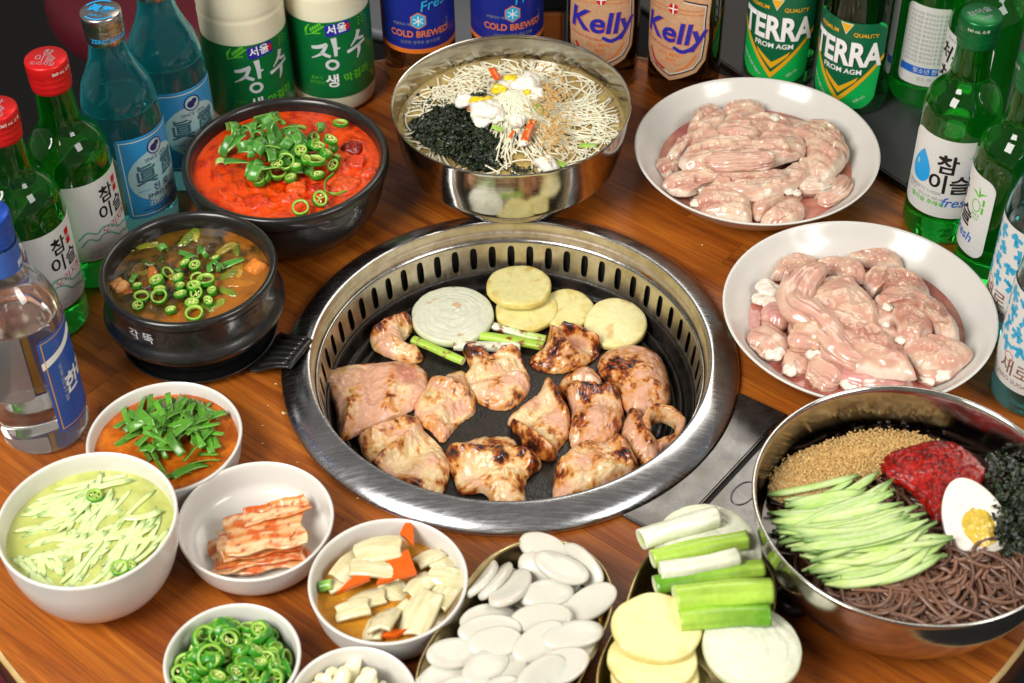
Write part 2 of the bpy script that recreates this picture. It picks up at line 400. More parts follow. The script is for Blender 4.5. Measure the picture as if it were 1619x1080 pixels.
def wallp(a, z):
    t = (ztop - z) / (ztop - zbot); r = r0 + (r1 - r0) * t; return (r * math.cos(a), r * math.sin(a), z)
phis = [2 * math.pi * k / 24 for k in range(24)]
for i in range(NS):
    ac = (i + 0.35) * per; base = len(v)
    for ph in phis:
        cx, sz = math.cos(ph), math.sin(ph)
        hu = hw * (abs(cx) ** 0.35) * (1 if cx >= 0 else -1)
        hz = hh * (abs(sz) ** 0.8) * (1 if sz >= 0 else -1) * (1 - 0.18 * (abs(hu) / hw) ** 3)
        v.append(wallp(ac + hu, zc + hz))
    for ph in phis:
        cx, sz = math.cos(ph), math.sin(ph)
        m = 1 / max(abs(cx), abs(sz)); ou, oz = cx * m, sz * m
        v.append(wallp(ac + ou * per / 2, zc + (oz * (ztop - zc) if oz > 0 else oz * (zc - zbot))))
    for k in range(24):
        k2 = (k + 1) % 24; f.append((base + k, base + 24 + k, base + 24 + k2, base + k2))
mk('slotted_wall', v, f, STEELW, gr)
v, f = lathe([(0.1565, -0.006), (0.1582, -0.02), (0.1582, -0.085), (0.0, -0.085)], 96); mk('fire_pit', v, f, VOID, gr)
prof = [(0.1516, -0.0330), (0.1506, -0.0318), (0.1488, -0.0330), (0.1478, -0.0440), (0.1435, -0.0470), (0.1428, -0.0420), (0.1404, -0.0390), (0.1380, -0.0420), (0.1372, -0.0475), (0.1340, -0.0478), (0.1332, -0.0435), (0.1312, -0.0405), (0.1290, -0.0435), (0.1282, -0.0472), (0.1240, -0.0468), (0.1200, -0.0440), (0.100, -0.0425), (0.05, -0.0405), (0.0, -0.0400)]
v, f = lathe(rounded(prof, 1), 128); mk('iron_plate', v, f, IRON, gr)
for a in (-112, -103, -94, -85, -76):
    ca, sa = math.cos(R_(a)), math.sin(R_(a))
    o = box('rib', (0, 0, 0), (0.03, 0.013, 0.006), IRON, gr, 0.0015); o.location = (0.131 * ca, 0.131 * sa, -0.0428); o.rotation_euler = (0, 0, R_(a))
# steel cover plates beside the rim
def slab(name, pts, z0, z1, mat, parent, bev=0.0012):
    bm = bmesh.new(); vs = [bm.verts.new((p[0], p[1], z0)) for p in pts]; fa = bm.faces.new(vs); bm.normal_update()
    if fa.normal.z < 0: fa.normal_flip()
    ex = bmesh.ops.extrude_face_region(bm, geom=[fa]); 
    for q in ex['geom']:
        if isinstance(q, bmesh.types.BMVert): q.co.z = z1
    bmesh.ops.recalc_face_normals(bm, faces=bm.faces[:])
    top = [e for e in bm.edges if all(abs(q.co.z - z1) < 1e-6 for q in e.verts)]
    if bev: bmesh.ops.bevel(bm, geom=top, offset=bev, segments=2, affect='EDGES')
    me = bpy.data.meshes.new(name); bm.to_mesh(me); bm.free(); me.materials.append(mat)
    o = bpy.data.objects.new(name, me); COL.objects.link(o); o.parent = parent; return o
cvp = at(1150, 740, 0)
cv = empty('burner_cover', (cvp[0], cvp[1], 0), 'flat scratched steel burner cover plates beside the grill rim', 'cover plate')
def loc(px, py, z=0.003): q = at(px, py, z); return (q[0] - cvp[0], q[1] - cvp[1])
a0 = at(1172, 621, 0.003); a1 = at(990, 822, 0.003)
t0, t1 = math.atan2(a0[1], a0[0]), math.atan2(a1[1], a1[0])
arc = [(0.1866 * math.cos(t) - cvp[0], 0.1866 * math.sin(t) - cvp[1]) for t in np.linspace(t0, t1, 24)]
slab('plate', arc + [loc(1032, 839), loc(1100, 806), loc(1214, 684), loc(1246, 656)], 0.0003, 0.0040, COVER, cv)
slab('plate', [loc(1111, 808), loc(1220, 690), loc(1262, 700), loc(1275, 770), loc(1190, 900), loc(1075, 870)], 0.0003, 0.0040, COVER, cv)
slab('gap_strip', [loc(1101, 807), loc(1110, 809), loc(1219, 691), loc(1215, 684)], 0.0002, 0.0012, VOID, cv, 0)  # black strip put in as the darkness of the open gap
q = at(1176, 780, 0.004)
pth = [(0.013 * math.cos(t), 0.0075 * math.sin(t), 0) for t in np.linspace(0, 2 * math.pi, 40)]
v, f, _ = sweep(pth, 0.0007, 0.0007, 6, cap=False); e = mk('embossed_oval', v, f, COVER, cv); e.location = (q[0] - cvp[0], q[1] - cvp[1], 0.004); e.rotation_euler = (0, 0, R_(52))
# ================================================================== CONTAINERS
def vessel(name, x, y, prof, mat, label, cat, z=0.0, seg=96, part=None):
    v, f = lathe(prof, seg)
    o = mk(name, v, f, mat); o.location = (x, y, z); tag(o, label, cat); return o
def dish_prof(R, h, rb, t=0.003, lip=0.0):
    out = [(0, 0.0025), (rb * 0.8, 0.0025), (rb * 0.82, 0.0), (rb, 0.0003), (rb + (R - rb) * 0.6, h * 0.22), (R - 0.002, h * 0.62), (R, h - 0.0012)]
    inn = [(R - t * 0.4, h), (R - t, h - 0.0012), (R - t - 0.002, h * 0.62), (rb + (R - rb) * 0.55, h * 0.24 + t * 0.5), (rb * 0.9, t + 0.0015), (rb * 0.4, t + 0.001), (0, t + 0.001)]
    return rounded(out, 2) + rounded(inn, 2)
def wall_r(prof, z):
    """inner radius of a lathe profile at height z (second half of the profile)"""
    h = max(range(len(prof)), key=lambda i: prof[i][1]); inn = prof[h:]
    for a, b in zip(inn[:-1], inn[1:]):
        if (a[1] - z) * (b[1] - z) <= 0 and abs(a[1] - b[1]) > 1e-9: t = (z - a[1]) / (b[1] - a[1]); return a[0] + (b[0] - a[0]) * t
    return inn[-1][0]
plate_prof = rounded([(0, 0.004), (0.05, 0.004), (0.052, 0.0), (0.060, 0.0003), (0.085, 0.018), (0.104, 0.038), (0.1098, 0.0445)], 2) + rounded([(0.1100, 0.0456), (0.1085, 0.0462), (0.1062, 0.0440), (0.098, 0.034), (0.080, 0.0195), (0.062, 0.0105), (0.03, 0.009), (0, 0.009)], 2)
PA, PB = (0.2224, 0.2200), (0.2790, 0.0070)
plate_prof = [(r * 0.985, z) for r, z in plate_prof]
vessel('plate', *PA, plate_prof, WHITE, 'deep white plate of thin wrinkled raw intestines beside the steel noodle bowl', 'plate')
vessel('plate', *PB, plate_prof, WHITE, 'deep white plate of thick smooth raw tripe beside the burner cover', 'plate')
noodle_prof = [(0, 0.0)] + rounded([(0.050, 0.0), (0.056, 0.001), (0.078, 0.016), (0.0945, 0.036)], 2) + [(0.0950, 0.0368)] + rounded([(0.0962, 0.040), (0.1015, 0.062), (0.1046, 0.0885)], 2) + [(0.1053, 0.0900), (0.1050, 0.0907), (0.1042, 0.0905), (0.1034, 0.0885)] + rounded([(0.1032, 0.087), (0.1000, 0.062), (0.094, 0.040), (0.076, 0.018), (0.055, 0.003), (0, 0.002)], 2)
NB = (0.0049, 0.2330)
sharp(vessel('steel_bowl', *NB, noodle_prof, STEELB, 'brushed steel bowl of white noodle soup', 'bowl', seg=128), 25)
soba_prof = rounded([(0, 0.0), (0.06, 0.0), (0.068, 0.002), (0.090, 0.024), (0.104, 0.055), (0.1070, 0.082)], 2) + [(0.1078, 0.0840), (0.1085, 0.0850), (0.1080, 0.0860), (0.1066, 0.0858), (0.1056, 0.0845)] + rounded([(0.1050, 0.082), (0.1022, 0.056), (0.089, 0.027), (0.066, 0.005), (0, 0.003)], 2)
SB = (0.2718, -0.2291)
vessel('steel_bowl', *SB, soba_prof, STEELB, 'polished steel bowl of dark buckwheat noodles and cucumber', 'bowl', seg=128)
stew_prof = rounded([(0, 0.0), (0.048, 0.0), (0.060, 0.003), (0.076, 0.018), (0.0835, 0.038), (0.0855, 0.056)], 2) + rounded([(0.0885, 0.058), (0.0898, 0.064), (0.0890, 0.0695), (0.0855, 0.0705), (0.0820, 0.068), (0.0805, 0.060)], 2) + rounded([(0.0795, 0.052), (0.072, 0.026), (0.05, 0.010), (0, 0.008)], 2)
SW_ = (-0.1910, 0.1880)
vessel('stone_bowl', *SW_, stew_prof, POT, 'wide black stoneware bowl of red kimchi stew', 'bowl')
tt_prof = rounded([(0, 0.0), (0.046, 0.0), (0.052, 0.003), (0.058, 0.022), (0.0625, 0.029)], 2) + rounded([(0.0715, 0.031), (0.0735, 0.036), (0.0715, 0.041), (0.0680, 0.046), (0.0672, 0.056), (0.0680, 0.066)], 2) + rounded([(0.0700, 0.070), (0.0706, 0.0745), (0.0685, 0.0775), (0.0650, 0.0765), (0.0630, 0.071), (0.0620, 0.05), (0.052, 0.014), (0, 0.010)], 2)
TT = (-0.2548, 0.0360); TTZ = 0.0062
tt_prof = [(r * 1.005, z * 0.926) for r, z in tt_prof]
ttp = empty('earthenware_pot', (*TT, TTZ), 'small black earthenware pot of brown bean paste soup with white lettering', 'pot')
v, f = lathe(tt_prof, 96); mk('pot_body', v, f, POT, ttp)
# tray with grip
tr = empty('pot_tray', (*TT, 0), 'black pot tray with ribbed grip under the earthenware pot', 'tray')
v, f = lathe(rounded([(0, 0.0003), (0.054, 0.0003), (0.060, 0.004), (0.0645, 0.009), (0.0635, 0.0098), (0.0615, 0.0092), (0.059, 0.0066), (0.055, 0.0058), (0, 0.0058)], 2), 80); mk('dish', v, f, POT2, tr)
ga = R_(-26); ca, sa = math.cos(ga), math.sin(ga)
def tl(r, o, z): return (r * ca - o * sa, r * sa + o * ca, z)
for i in range(6):
    off = (i - 2.5) * 0.0075
    v, f, _ = sweep(catmull([tl(0.068, off, 0.0105), tl(0.080, off * 0.9, 0.0165), tl(0.094, off * 0.8, 0.0205)], 8), 0.0024, 0.0020, 10); mk('grip_rib', v, f, POT2, tr)
v, f, _ = sweep(catmull([tl(0.062, 0, 0.0068), tl(0.072, 0, 0.0100), tl(0.084, 0, 0.0160), tl(0.098, 0, 0.0192)], 14), np.linspace(0.026, 0.018, 14), 0.0018, 20, up=(0, 0, 1), power=0.6); mk('grip', v, f, POT2, tr)
DISH = {}
def dish(key, x, y, R, h, rb, label, cat='dish', name='small_dish'):
    pr = dish_prof(R, h, rb); DISH[key] = (x, y, pr); return vessel(name, x, y, pr, WHITE, label, cat)
dish('orange', -0.2606, -0.1085, 0.0584, 0.034, 0.047, 'small white dish of orange soybean sauce with chopped chives')
dish('kimchi', -0.1845, -0.1904, 0.0564, 0.032, 0.043, 'small white dish of folded red cabbage kimchi')
dish('pickle', -0.0866, -0.2504, 0.0553, 0.036, 0.043, 'small white dish of pickled onion and carrot')
dish('chili', -0.1872, -0.3140, 0.0456, 0.036, 0.035, 'small white dish heaped with sliced green chili')
dish('garlic', -0.1054, -0.3480, 0.0419, 0.036, 0.032, 'small white dish of sliced garlic')
dish('cuc', -0.2927, -0.2209, 0.0620, 0.072, 0.032, 'white bowl of chilled cucumber soup', 'bowl', 'soup_bowl')
# gourd shaped gold pans
def gourd(c0, r0_, c1, r1_, k=0.070):
    c0, c1 = np.array(c0), np.array(c1)
    mid = (c0 * r1_ + c1 * r0_) / (r0_ + r1_)
    def sdf(p):
        a = np.linalg.norm(p - c0) - r0_; b = np.linalg.norm(p - c1) - r1_
        h = max(k - abs(a - b), 0) / k; return min(a, b) - h * h * k * 0.25
    def contour(d, n=96):
        out = []
        for t in np.linspace(0, 2 * np.pi, n, endpoint=False):
            u = np.array([math.cos(t), math.sin(t)]); lo, hi = 0.0, 0.25
            for s in np.linspace(0.25, 0.0, 126):
                if sdf(mid + u * s) < -d: lo = s; hi = s + 0.002; break
            for _ in range(18):
                m = (lo + hi) / 2
                if sdf(mid + u * m) < -d: lo = m
                else: hi = m
            out.append(mid + u * lo)
        return np.array(out)
    return mid, contour
def pan(c0, r0_, c1, r1_, label):
    mid, ct = gourd(c0, r0_, c1, r1_)
    h = 0.034; lv = [(0.010, 0.0), (0.0075, 0.001), (0.004, 0.010), (0.0015, 0.030), (0.0002, 0.0325), (0.0, h - 0.0006), (0.0008, h), (0.0018, h - 0.0006), (0.0024, 0.0305), (0.0055, 0.011), (0.0088, 0.0028), (0.0115, 0.0018)]
    v, f = [], []; n = 96
    for d, z in lv:
        c = ct(d, n) - mid; v += [(p[0], p[1], z) for p in c]
    for i in range(len(lv) - 1):
        for k in range(n): k2 = (k + 1) % n; f.append((i * n + k, i * n + k2, (i + 1) * n + k2, (i + 1) * n + k))
    f.append(tuple(range(n))[::-1]); f.append(tuple(range((len(lv) - 1) * n, len(lv) * n)))
    o = mk('gold_pan', v, f, BRASS); o.location = (mid[0], mid[1], 0.0003); tag(o, label, 'pan'); return mid, ct
p1a, p1b = at(858, 936, 0.034), at(776, 1082, 0.034)
pan(p1a[:2], 0.0480, p1b[:2], 0.0500, 'gourd shaped gold pan full of sliced white rice cakes')
p2a, p2b = at(1118, 926, 0.034), at(1058, 1085, 0.034)
pan(p2a[:2], 0.0475, p2b[:2], 0.0480, 'gourd shaped gold pan of leek, potato and onion pieces')
# ================================================================== PRINT ON LABELS
def flat_text(s, size, bold=0.00000, shear=0.0, sx=1.0, space=1.0):
    cu = bpy.data.curves.new('t', 'FONT'); cu.body = s; cu.size = size; cu.offset = bold; cu.shear = shear; cu.space_character = space
    cu.align_x = 'CENTER'; cu.align_y = 'CENTER'; cu.resolution_u = 3; cu.dimensions = '2D'; cu.fill_mode = 'FRONT' if False else 'BOTH'
    o = bpy.data.objects.new('t', cu); COL.objects.link(o); bpy.context.view_layer.update()
    me = bpy.data.meshes.new_from_object(o.evaluated_get(bpy.context.evaluated_depsgraph_get()))
    bpy.data.objects.remove(o); bpy.data.curves.remove(cu)
    v = np.array([q.co[:] for q in me.vertices]).reshape(-1, 3); f = [tuple(p.vertices) for p in me.polygons]; bpy.data.meshes.remove(me)
    if len(v): v[:, 0] *= sx
    return v, f
def flat_poly(loops):
    """loops: list of 2-D point lists, each a filled polygon"""
    V_, F_ = [], []
    for lp in loops:
        b = len(V_); pts = [Vector((p[0], p[1], 0)) for p in lp]
        V_ += [tuple(p) for p in pts]
        for t in tessellate_polygon([pts]): F_.append(tuple(b + i for i in t))
    return np.array(V_), F_
def brush(pts, widths, n=14):
    """one brush stroke as a filled outline"""
    c = catmull([(p[0], p[1], 0) for p in pts], n)[:, :2]; w = np.interp(np.linspace(0, 1, n), np.linspace(0, 1, len(widths)), widths)
    t = np.gradient(c, axis=0); t /= np.linalg.norm(t, axis=1)[:, None] + 1e-12; nr = np.stack([-t[:, 1], t[:, 0]], 1)
    return np.vstack([c + nr * w[:, None] / 2, (c - nr * w[:, None] / 2)[::-1]])
def circ(cx, cy, r, n=28, ry=None): return [(cx + r * math.cos(2 * math.pi * k / n), cy + (ry or r) * math.sin(2 * math.pi * k / n)) for k in range(n)]
def ring2(cx, cy, r, w, n=32, ry=None):
    ry = ry or r; a = [(cx + r * math.cos(2 * math.pi * k / n), cy + ry * math.sin(2 * math.pi * k / n)) for k in range(n + 1)]
    b = [(cx + (r - w) * math.cos(2 * math.pi * k / n), cy + (ry - w) * math.sin(2 * math.pi * k / n)) for k in range(n + 1)]
    return [[a[k], a[k + 1], b[k + 1], b[k]] for k in range(n)]
def line2(pts, w):
    out = []
    for p, q in zip(pts[:-1], pts[1:]):
        d = np.array(q, float) - np.array(p, float); d /= np.linalg.norm(d) + 1e-12; nrm = np.array([-d[1], d[0]]) * w / 2; p_, q_ = np.array(p) - d * w * 0.3, np.array(q) + d * w * 0.3
        out.append([p_ + nrm, q_ + nrm, q_ - nrm, p_ - nrm])
    return out
def rrect(w, h, r, n=5):
    out = []
    for cx, cy, a0 in ((w / 2 - r, h / 2 - r, 0), (-w / 2 + r, h / 2 - r, 90), (-w / 2 + r, -h / 2 + r, 180), (w / 2 - r, -h / 2 + r, 270)):
        for k in range(n + 1): a = R_(a0 + 90 * k / n); out.append((cx + r * math.cos(a), cy + r * math.sin(a)))
    return out
class Lab:
    """a curved surface of radius R around a bottle axis; print is wrapped onto it"""
    def __init__(s, root, R, face, vmid): s.root, s.R, s.face, s.vmid, s.o = root, R, R_(face), vmid, None
    def put(s, name, v, f, mat, u=0, w=0, layer=0, rot=0, parent=None, step=0.0022):
        if not len(v): return None
        v = np.array(v, float)
        if rot: c, d = math.cos(R_(rot)), math.sin(R_(rot)); v[:, :2] = v[:, :2] @ np.array([[c, d], [-d, c]])
        v[:, 0] += u; v[:, 1] += w
        bm = bmesh.new(); bv = [bm.verts.new(p) for p in v]
        for q in f:
            try: bm.faces.new([bv[i] for i in q])
            except ValueError: pass
        lo, hi = v[:, 0].min(), v[:, 0].max(); x = lo + step
        while x < hi:
            bmesh.ops.bisect_plane(bm, geom=bm.verts[:] + bm.edges[:] + bm.faces[:], plane_co=(x, 0, 0), plane_no=(1, 0, 0)); x += step
        bm.normal_update()
        R = s.R + 0.00035 + 0.00022 * layer
        for fa in bm.faces:
            if fa.normal.z < 0: fa.normal_flip()
        for q in bm.verts:
            a = s.face + q.co.x / s.R; z = s.vmid + q.co.y; q.co = Vector((R * math.cos(a), R * math.sin(a), z))
        me = bpy.data.meshes.new(name); bm.to_mesh(me); bm.free(); me.materials.append(mat)
        me.polygons.foreach_set('use_smooth', [True] * len(me.polygons))
        o = bpy.data.objects.new(name, me); COL.objects.link(o); o.parent = parent or s.o or s.root
        return o
    def base(s, loop, mat, name='label'): s.o = s.put(name, *flat_poly([loop]), mat); return s.o
    def text(s, t, size, mat, u=0, w=0, bold=0.00000, shear=0.0, sx=1.0, rot=0, layer=1, space=1.0): return s.put('lettering', *flat_text(t, size, bold, shear, sx, space), mat, u, w, layer, rot)
    def poly(s, loops, mat, u=0, w=0, layer=1, rot=0, name='printed_shape'): return s.put(name, *flat_poly(loops), mat, u, w, layer, rot)
# ================================================================== BOTTLES
def bottle_mesh(prof, zl, wall=0.0022):
    """solid of glass and liquid with an air space above the liquid level zl"""
    out = [(0, 0.003), (prof[0][0] * 0.8, 0.001)] + rounded(prof, 2); top = out[-1]
    v1, f1 = lathe(out + [(0, top[1])], 64)
    inn = [(r - wall, z) for r, z in out if z > zl + 0.001 and r > wall + 0.003]
    r_l = np.interp(zl, [z for r, z in out[2:]], [r for r, z in out[2:]]) - wall
    cav = [(0, zl), (r_l * 0.9, zl + 0.0002), (r_l, zl + 0.0012)] + [(r, z) for r, z in inn if z < top[1] - 0.002] + [(0, top[1] - 0.0015)]
    v2, f2 = lathe(cav, 64); f2 = [q[::-1] for q in f2]
    return join([(v1, f1), (v2, f2)])
def fix_out(o):
    bm = bmesh.new(); bm.from_mesh(o.data); bm.normal_update()
    bm.to_mesh(o.data); bm.free()
SOJU = [(0.0290, 0.0005), (0.0322, 0.004), (0.0328, 0.012), (0.0328, 0.112), (0.0327, 0.124), (0.0308, 0.136), (0.0255, 0.1455), (0.0185, 0.152), (0.0158, 0.160), (0.0150, 0.174), (0.0140, 0.196), (0.0140, 0.205)]
JIN = [(0.0290, 0.0005), (0.0325, 0.004), (0.0332, 0.012), (0.0332, 0.110), (0.0326, 0.128), (0.0290, 0.147), (0.0215, 0.162), (0.0163, 0.177), (0.0148, 0.191), (0.0145, 0.206)]
CLEAR = [(0.0300, 0.0005), (0.0335, 0.004), (0.0342, 0.010), (0.0342, 0.120), (0.0330, 0.132), (0.0270, 0.147), (0.0190, 0.156), (0.0162, 0.164), (0.0150, 0.205)]
BEER = [(0.0300, 0.0005), (0.0345, 0.004), (0.0352, 0.012), (0.0352, 0.150), (0.0335, 0.170), (0.0240, 0.200), (0.0165, 0.222), (0.0145, 0.258), (0.0145, 0.270)]
MAKG = [(0.0340, 0.0005), (0.0385, 0.004), (0.0392, 0.012), (0.0396, 0.022), (0.0392, 0.030), (0.0394, 0.120), (0.0398, 0.126), (0.0390, 0.130), (0.0398, 0.134), (0.0395, 0.150), (0.0385, 0.175), (0.0340, 0.205), (0.0220, 0.232), (0.0160, 0.240), (0.0160, 0.258)]
CAPP = [(0.0152, 0.0), (0.0158, 0.0008), (0.0162, 0.0040), (0.0160, 0.0052), (0.0164, 0.0064), (0.0165, 0.0090), (0.0160, 0.0104), (0.0165, 0.0118), (0.0166, 0.0135), (0.0163, 0.0150), (0.0168, 0.0165), (0.0169, 0.0240), (0.0166, 0.0258), (0.0158, 0.0266), (0.0, 0.0266)]
def bottle(x, y, prof, mat, zl, label, cap=None, group=None, z=0.0, name='soju_bottle', cat='bottle'):
    b = empty(name, (x, y, z), label, cat, group)
    v, f = bottle_mesh(prof, zl) if zl else lathe([(0, 0.002)] + rounded(prof, 2) + [(0, prof[-1][1])], 64)
    mk('glass_body', v, f, mat, b)
    if cap is not None:
        v, f = lathe(CAPP, 72); c = mk('cap', v, f, cap, b); c.location = (0, 0, prof[-1][1] - 0.0165); sharp(c, 50)
        b['capz'] = prof[-1][1] - 0.0165 + 0.0266
    return b
def cap_text(b, t, size, mat, dy=0.0, rot=0.0, bold=0.00000):
    c = [q for q in b.children if q.name.startswith('cap')][0]
    v, f = flat_text(t, size, bold); 
    if not len(v): return
    v[:, 1] += dy; cs, sn = math.cos(R_(rot)), math.sin(R_(rot)); v[:, :2] = v[:, :2] @ np.array([[cs, sn], [-sn, cs]]); v[:, 2] = 0.0268
    mk('lettering', v, f, mat, c, smooth=False)
def soju_red(x, y, face, label):
    b = bottle(x, y, SOJU, G_GREEN, 0.150, label, CAP_RED)
    L = Lab(b, 0.0328, face, 0.072); L.base(rrect(0.086, 0.078, 0.006), PAPER)
    L.text('참', 0.0170, K_BLACK, -0.002, 0.021, bold=0.00030); L.text('이슬', 0.0170, K_BLACK, 0.002, 0.004, bold=0.00030)
    L.text('오리지널', 0.0092, K_RED, 0.003, -0.0105, shear=0.15, rot=10); L.poly([rrect(0.006, 0.015, 0.001)], K_RED, 0.0105, 0.024); L.text('眞露', 0.004, K_WHITE, 0.0105, 0.024, layer=2)
    p = [(-0.034, -0.016), (-0.026, -0.009), (-0.018, -0.012), (-0.012, -0.008), (-0.004, -0.010), (0.004, -0.017), (0.012, -0.0185), (0.022, -0.024), (0.032, -0.027)]
    L.poly([brush(p, [0.0018] * 3, 40)], K_TEALK); L.poly([brush([(q[0] * 0.9 - 0.002, q[1] - 0.007) for q in p], [0.0016] * 3, 40)], K_TEALK)
    L.text('SINCE 1924', 0.0042, K_FADE, -0.018, -0.035); L.text('25.05.20 F1', 0.0045, K_FADE, -0.016, -0.030)
    L.text('360 mL', 0.004, K_BLACK, 0.024, -0.030)
    cap_text(b, '참', 0.0095, K_GREY, 0.006, -8); cap_text(b, '이슬', 0.0095, K_GREY, -0.002, -8); cap_text(b, '오리지널', 0.0055, K_GREY, -0.009, -8)
    Lc = Lab(b, 0.0169, face - 8, 0.2085); Lc.text('360 mL 소주', 0.0036, K_WHITE, 0, 0.0, layer=0); return b
def soju_blue(x, y, face, label, cap=True):
    b = bottle(x, y, JIN, G_TEAL, 0.128, label, CAP_SILVER)
    L = Lab(b, 0.0332, face, 0.068); W, H = 0.068, 0.084; L.base(rrect(W, H, 0.004), PAPERB)
    L.poly([circ(0, -0.001, 0.0285, 48, 0.0265)], PAPERC, 0, 0, 1)
    fr = [(-W / 2 + .0035, -H / 2 + .0035), (W / 2 - .0035, -H / 2 + .0035), (W / 2 - .0035, H / 2 - .0035), (-W / 2 + .0035, H / 2 - .0035), (-W / 2 + .0035, -H / 2 + .0035)]
    L.poly(line2(fr, 0.0009), K_CREAM, layer=1)
    L.poly([circ(0, 0.0275, 0.0075)], PAPERC, layer=2); L.poly(ring2(0, 0.0275, 0.0078, 0.0011), K_NAVY, layer=3); L.poly([circ(-0.0012, 0.0265, 0.0036), circ(0.0022, 0.0292, 0.0026)], K_NAVY, layer=3)
    L.text('SINCE 1924', 0.0048, K_NAVY, 0, 0.0165, layer=2)
    L.text('眞', 0.0215, K_DTEAL, -0.0125, 0.001, bold=0.00035, layer=2); L.text('露', 0.0215, K_DTEAL, 0.0125, 0.003, bold=0.00035, layer=2)
    L.text('진 로', 0.0080, K_NAVY, 0, -0.0135, bold=0.00015, layer=2); L.text('JINRO SOJU', 0.0056, K_NAVY, 0, -0.0205, bold=0.00010, layer=2); L.text('ZERO SUGAR', 0.0058, K_CREAM, 0.003, -0.0285, bold=0.00005, layer=2)
    L.poly(line2([(-0.022, -0.0135), (-0.012, -0.0135)], 0.0007) + line2([(0.012, -0.0135), (0.022, -0.0135)], 0.0007), K_SKY, layer=2)
    L.text('하이트진로(주) 희석식소주', 0.0030, K_NAVY, -0.004, -0.0340, layer=2); L.text('360 mL 16% 제조원', 0.0028, K_NAVY, 0.0, -0.0372, layer=2)
    cap_text(b, '眞露', 0.0110, K_SKY, 0.001, -20, 0.0002); cap_text(b, 'ZERO', 0.0046, K_SKY, -0.0085, -20)
    c = [q for q in b.children if q.name.startswith('cap')][0]
    for a0, a1 in ((-140, -40), (60, 150)):
        t = np.linspace(R_(a0), R_(a1), 16); po = [(0.0148 * math.cos(q), 0.0148 * math.sin(q)) for q in t] + [(0.0132 * math.cos(q), 0.0132 * math.sin(q)) for q in t[::-1]]
        v, f = flat_poly([po]); v[:, 2] = 0.0268; mk('printed_arc', v, f, K_SKY, c, smooth=False)
    Lc = Lab(b, 0.0166, -78, 0.1965); Lc.text('ZERO SUGAR', 0.0052, K_SKY, 0.004, 0, bold=0.00005, layer=1)
    return b
def makgeolli(x, y, face, label):
    b = bottle(x, y, MAKG, MILK, 0, label, name='rice_wine_bottle')
    L = Lab(b, 0.0396, face, 0.066); W = 0.19; L.base([(p[0], p[1] - 0.003) for p in rrect(W, 0.084, 0.001)], PAPERG)
    k = 0.001
    S = []
    S.append(brush([(-26 * k, 12 * k), (-19 * k, 13 * k), (-11 * k, 16 * k)], [0.003, 0.004, 0.0035])); S.append(brush([(-12 * k, 15 * k), (-17 * k, 6 * k), (-27 * k, 0)], [0.0035, 0.003, 0.0008]))
    S.append(brush([(-18 * k, 7 * k), (-13 * k, 4 * k), (-9 * k, 2 * k)], [0.003, 0.0035, 0.003])); S.append(brush([(-5 * k, 22 * k), (-4 * k, 12 * k), (-4 * k, 2 * k)], [0.0055, 0.004, 0.003])); S.append(brush([(-4 * k, 10 * k), (0.5 * k, 10.5 * k)], [0.003, 0.0015]))
    L.poly(S, K_SILVER); L.poly(ring2(-8 * k, -7 * k, 0.0065, 0.0028, ry=0.006), K_SILVER)
    S = [brush([(21 * k, 23 * k), (18 * k, 16 * k), (11 * k, 9 * k)], [0.005, 0.0035, 0.001]), brush([(18 * k, 15 * k), (23 * k, 13.5 * k), (27 * k, 13 * k)], [0.003, 0.003, 0.0025]), brush([(7 * k, 4 * k), (17 * k, 6.5 * k), (28 * k, 9.5 * k)], [0.0035, 0.003, 0.003]), brush([(20 * k, 7 * k), (19.5 * k, 0), (17 * k, -6 * k)], [0.0045, 0.0035, 0.001])]
    L.poly(S, K_SILVER)
    L.poly([rrect(0.024, 0.0125, 0.0015)], K_PURPLE, 0.0, 0.031, rot=6); L.text('서울', 0.0105, K_WHITE, -0.001, 0.031, bold=0.00020, rot=6, layer=2); L.poly([rrect(0.0042, 0.007, 0.0008)], K_RED, 0.0092, 0.032, layer=2, rot=6)
    W_ = [brush([(-32 * k, 24 * k), (-24 * k, 27 * k), (-16 * k, 28 * k)], [0.0005, 0.001, 0.0015]), brush([(-30 * k, 25 * k), (-30 * k, 31 * k), (-26 * k, 37 * k)], [0.001, 0.0025, 0.0006])]
    for i in range(5):
        t = i / 4.0; px, py = -25 + 9 * t, 29 + 6.5 * t
        W_.append(circ(px * k, (py + 2.2) * k, 0.0011, 10, 0.0022)); W_.append(circ((px + 2.2) * k, (py - 0.6) * k, 0.0019, 10, 0.0010))
    L.poly(W_, K_LIME)
    L.poly([circ((22 + 5 * (i % 3)) * k, (29 + 3.5 * (i // 3)) * k, 0.0012, 8, 0.0007) for i in range(8)], K_LIME)
    L.text('생', 0.0150, K_WHITE, -0.009, -0.026, bold=0.00035); L.text('막걸리', 0.0105, K_LIME, 0.0155, -0.0235, bold=0.00020, rot=6); L.text('효모가', 0.0042, K_LIME, -0.024, -0.022); L.text('살아있는', 0.0042, K_LIME, -0.024, -0.027)
    L.text('750 mL 살균하지 않은 생막걸리', 0.0036, K_LIME, -0.056, 0.0, rot=90)
    Ld = Lab(b, 0.0393, face, 0.163); Ld.text('23.09.21까지', 0.0055, K_GREY, -0.012, 0, rot=4)
    c = lathe([(0.0175, 0.0), (0.0178, 0.016), (0.016, 0.018), (0, 0.018)], 48); o = mk('cap', *c, plain('green_plastic_cap', hx('#1c7a3c'), 0.4) if 'green_plastic_cap' not in MATS else MATS['green_plastic_cap'], b); o.location = (0, 0, 0.250)
    return b
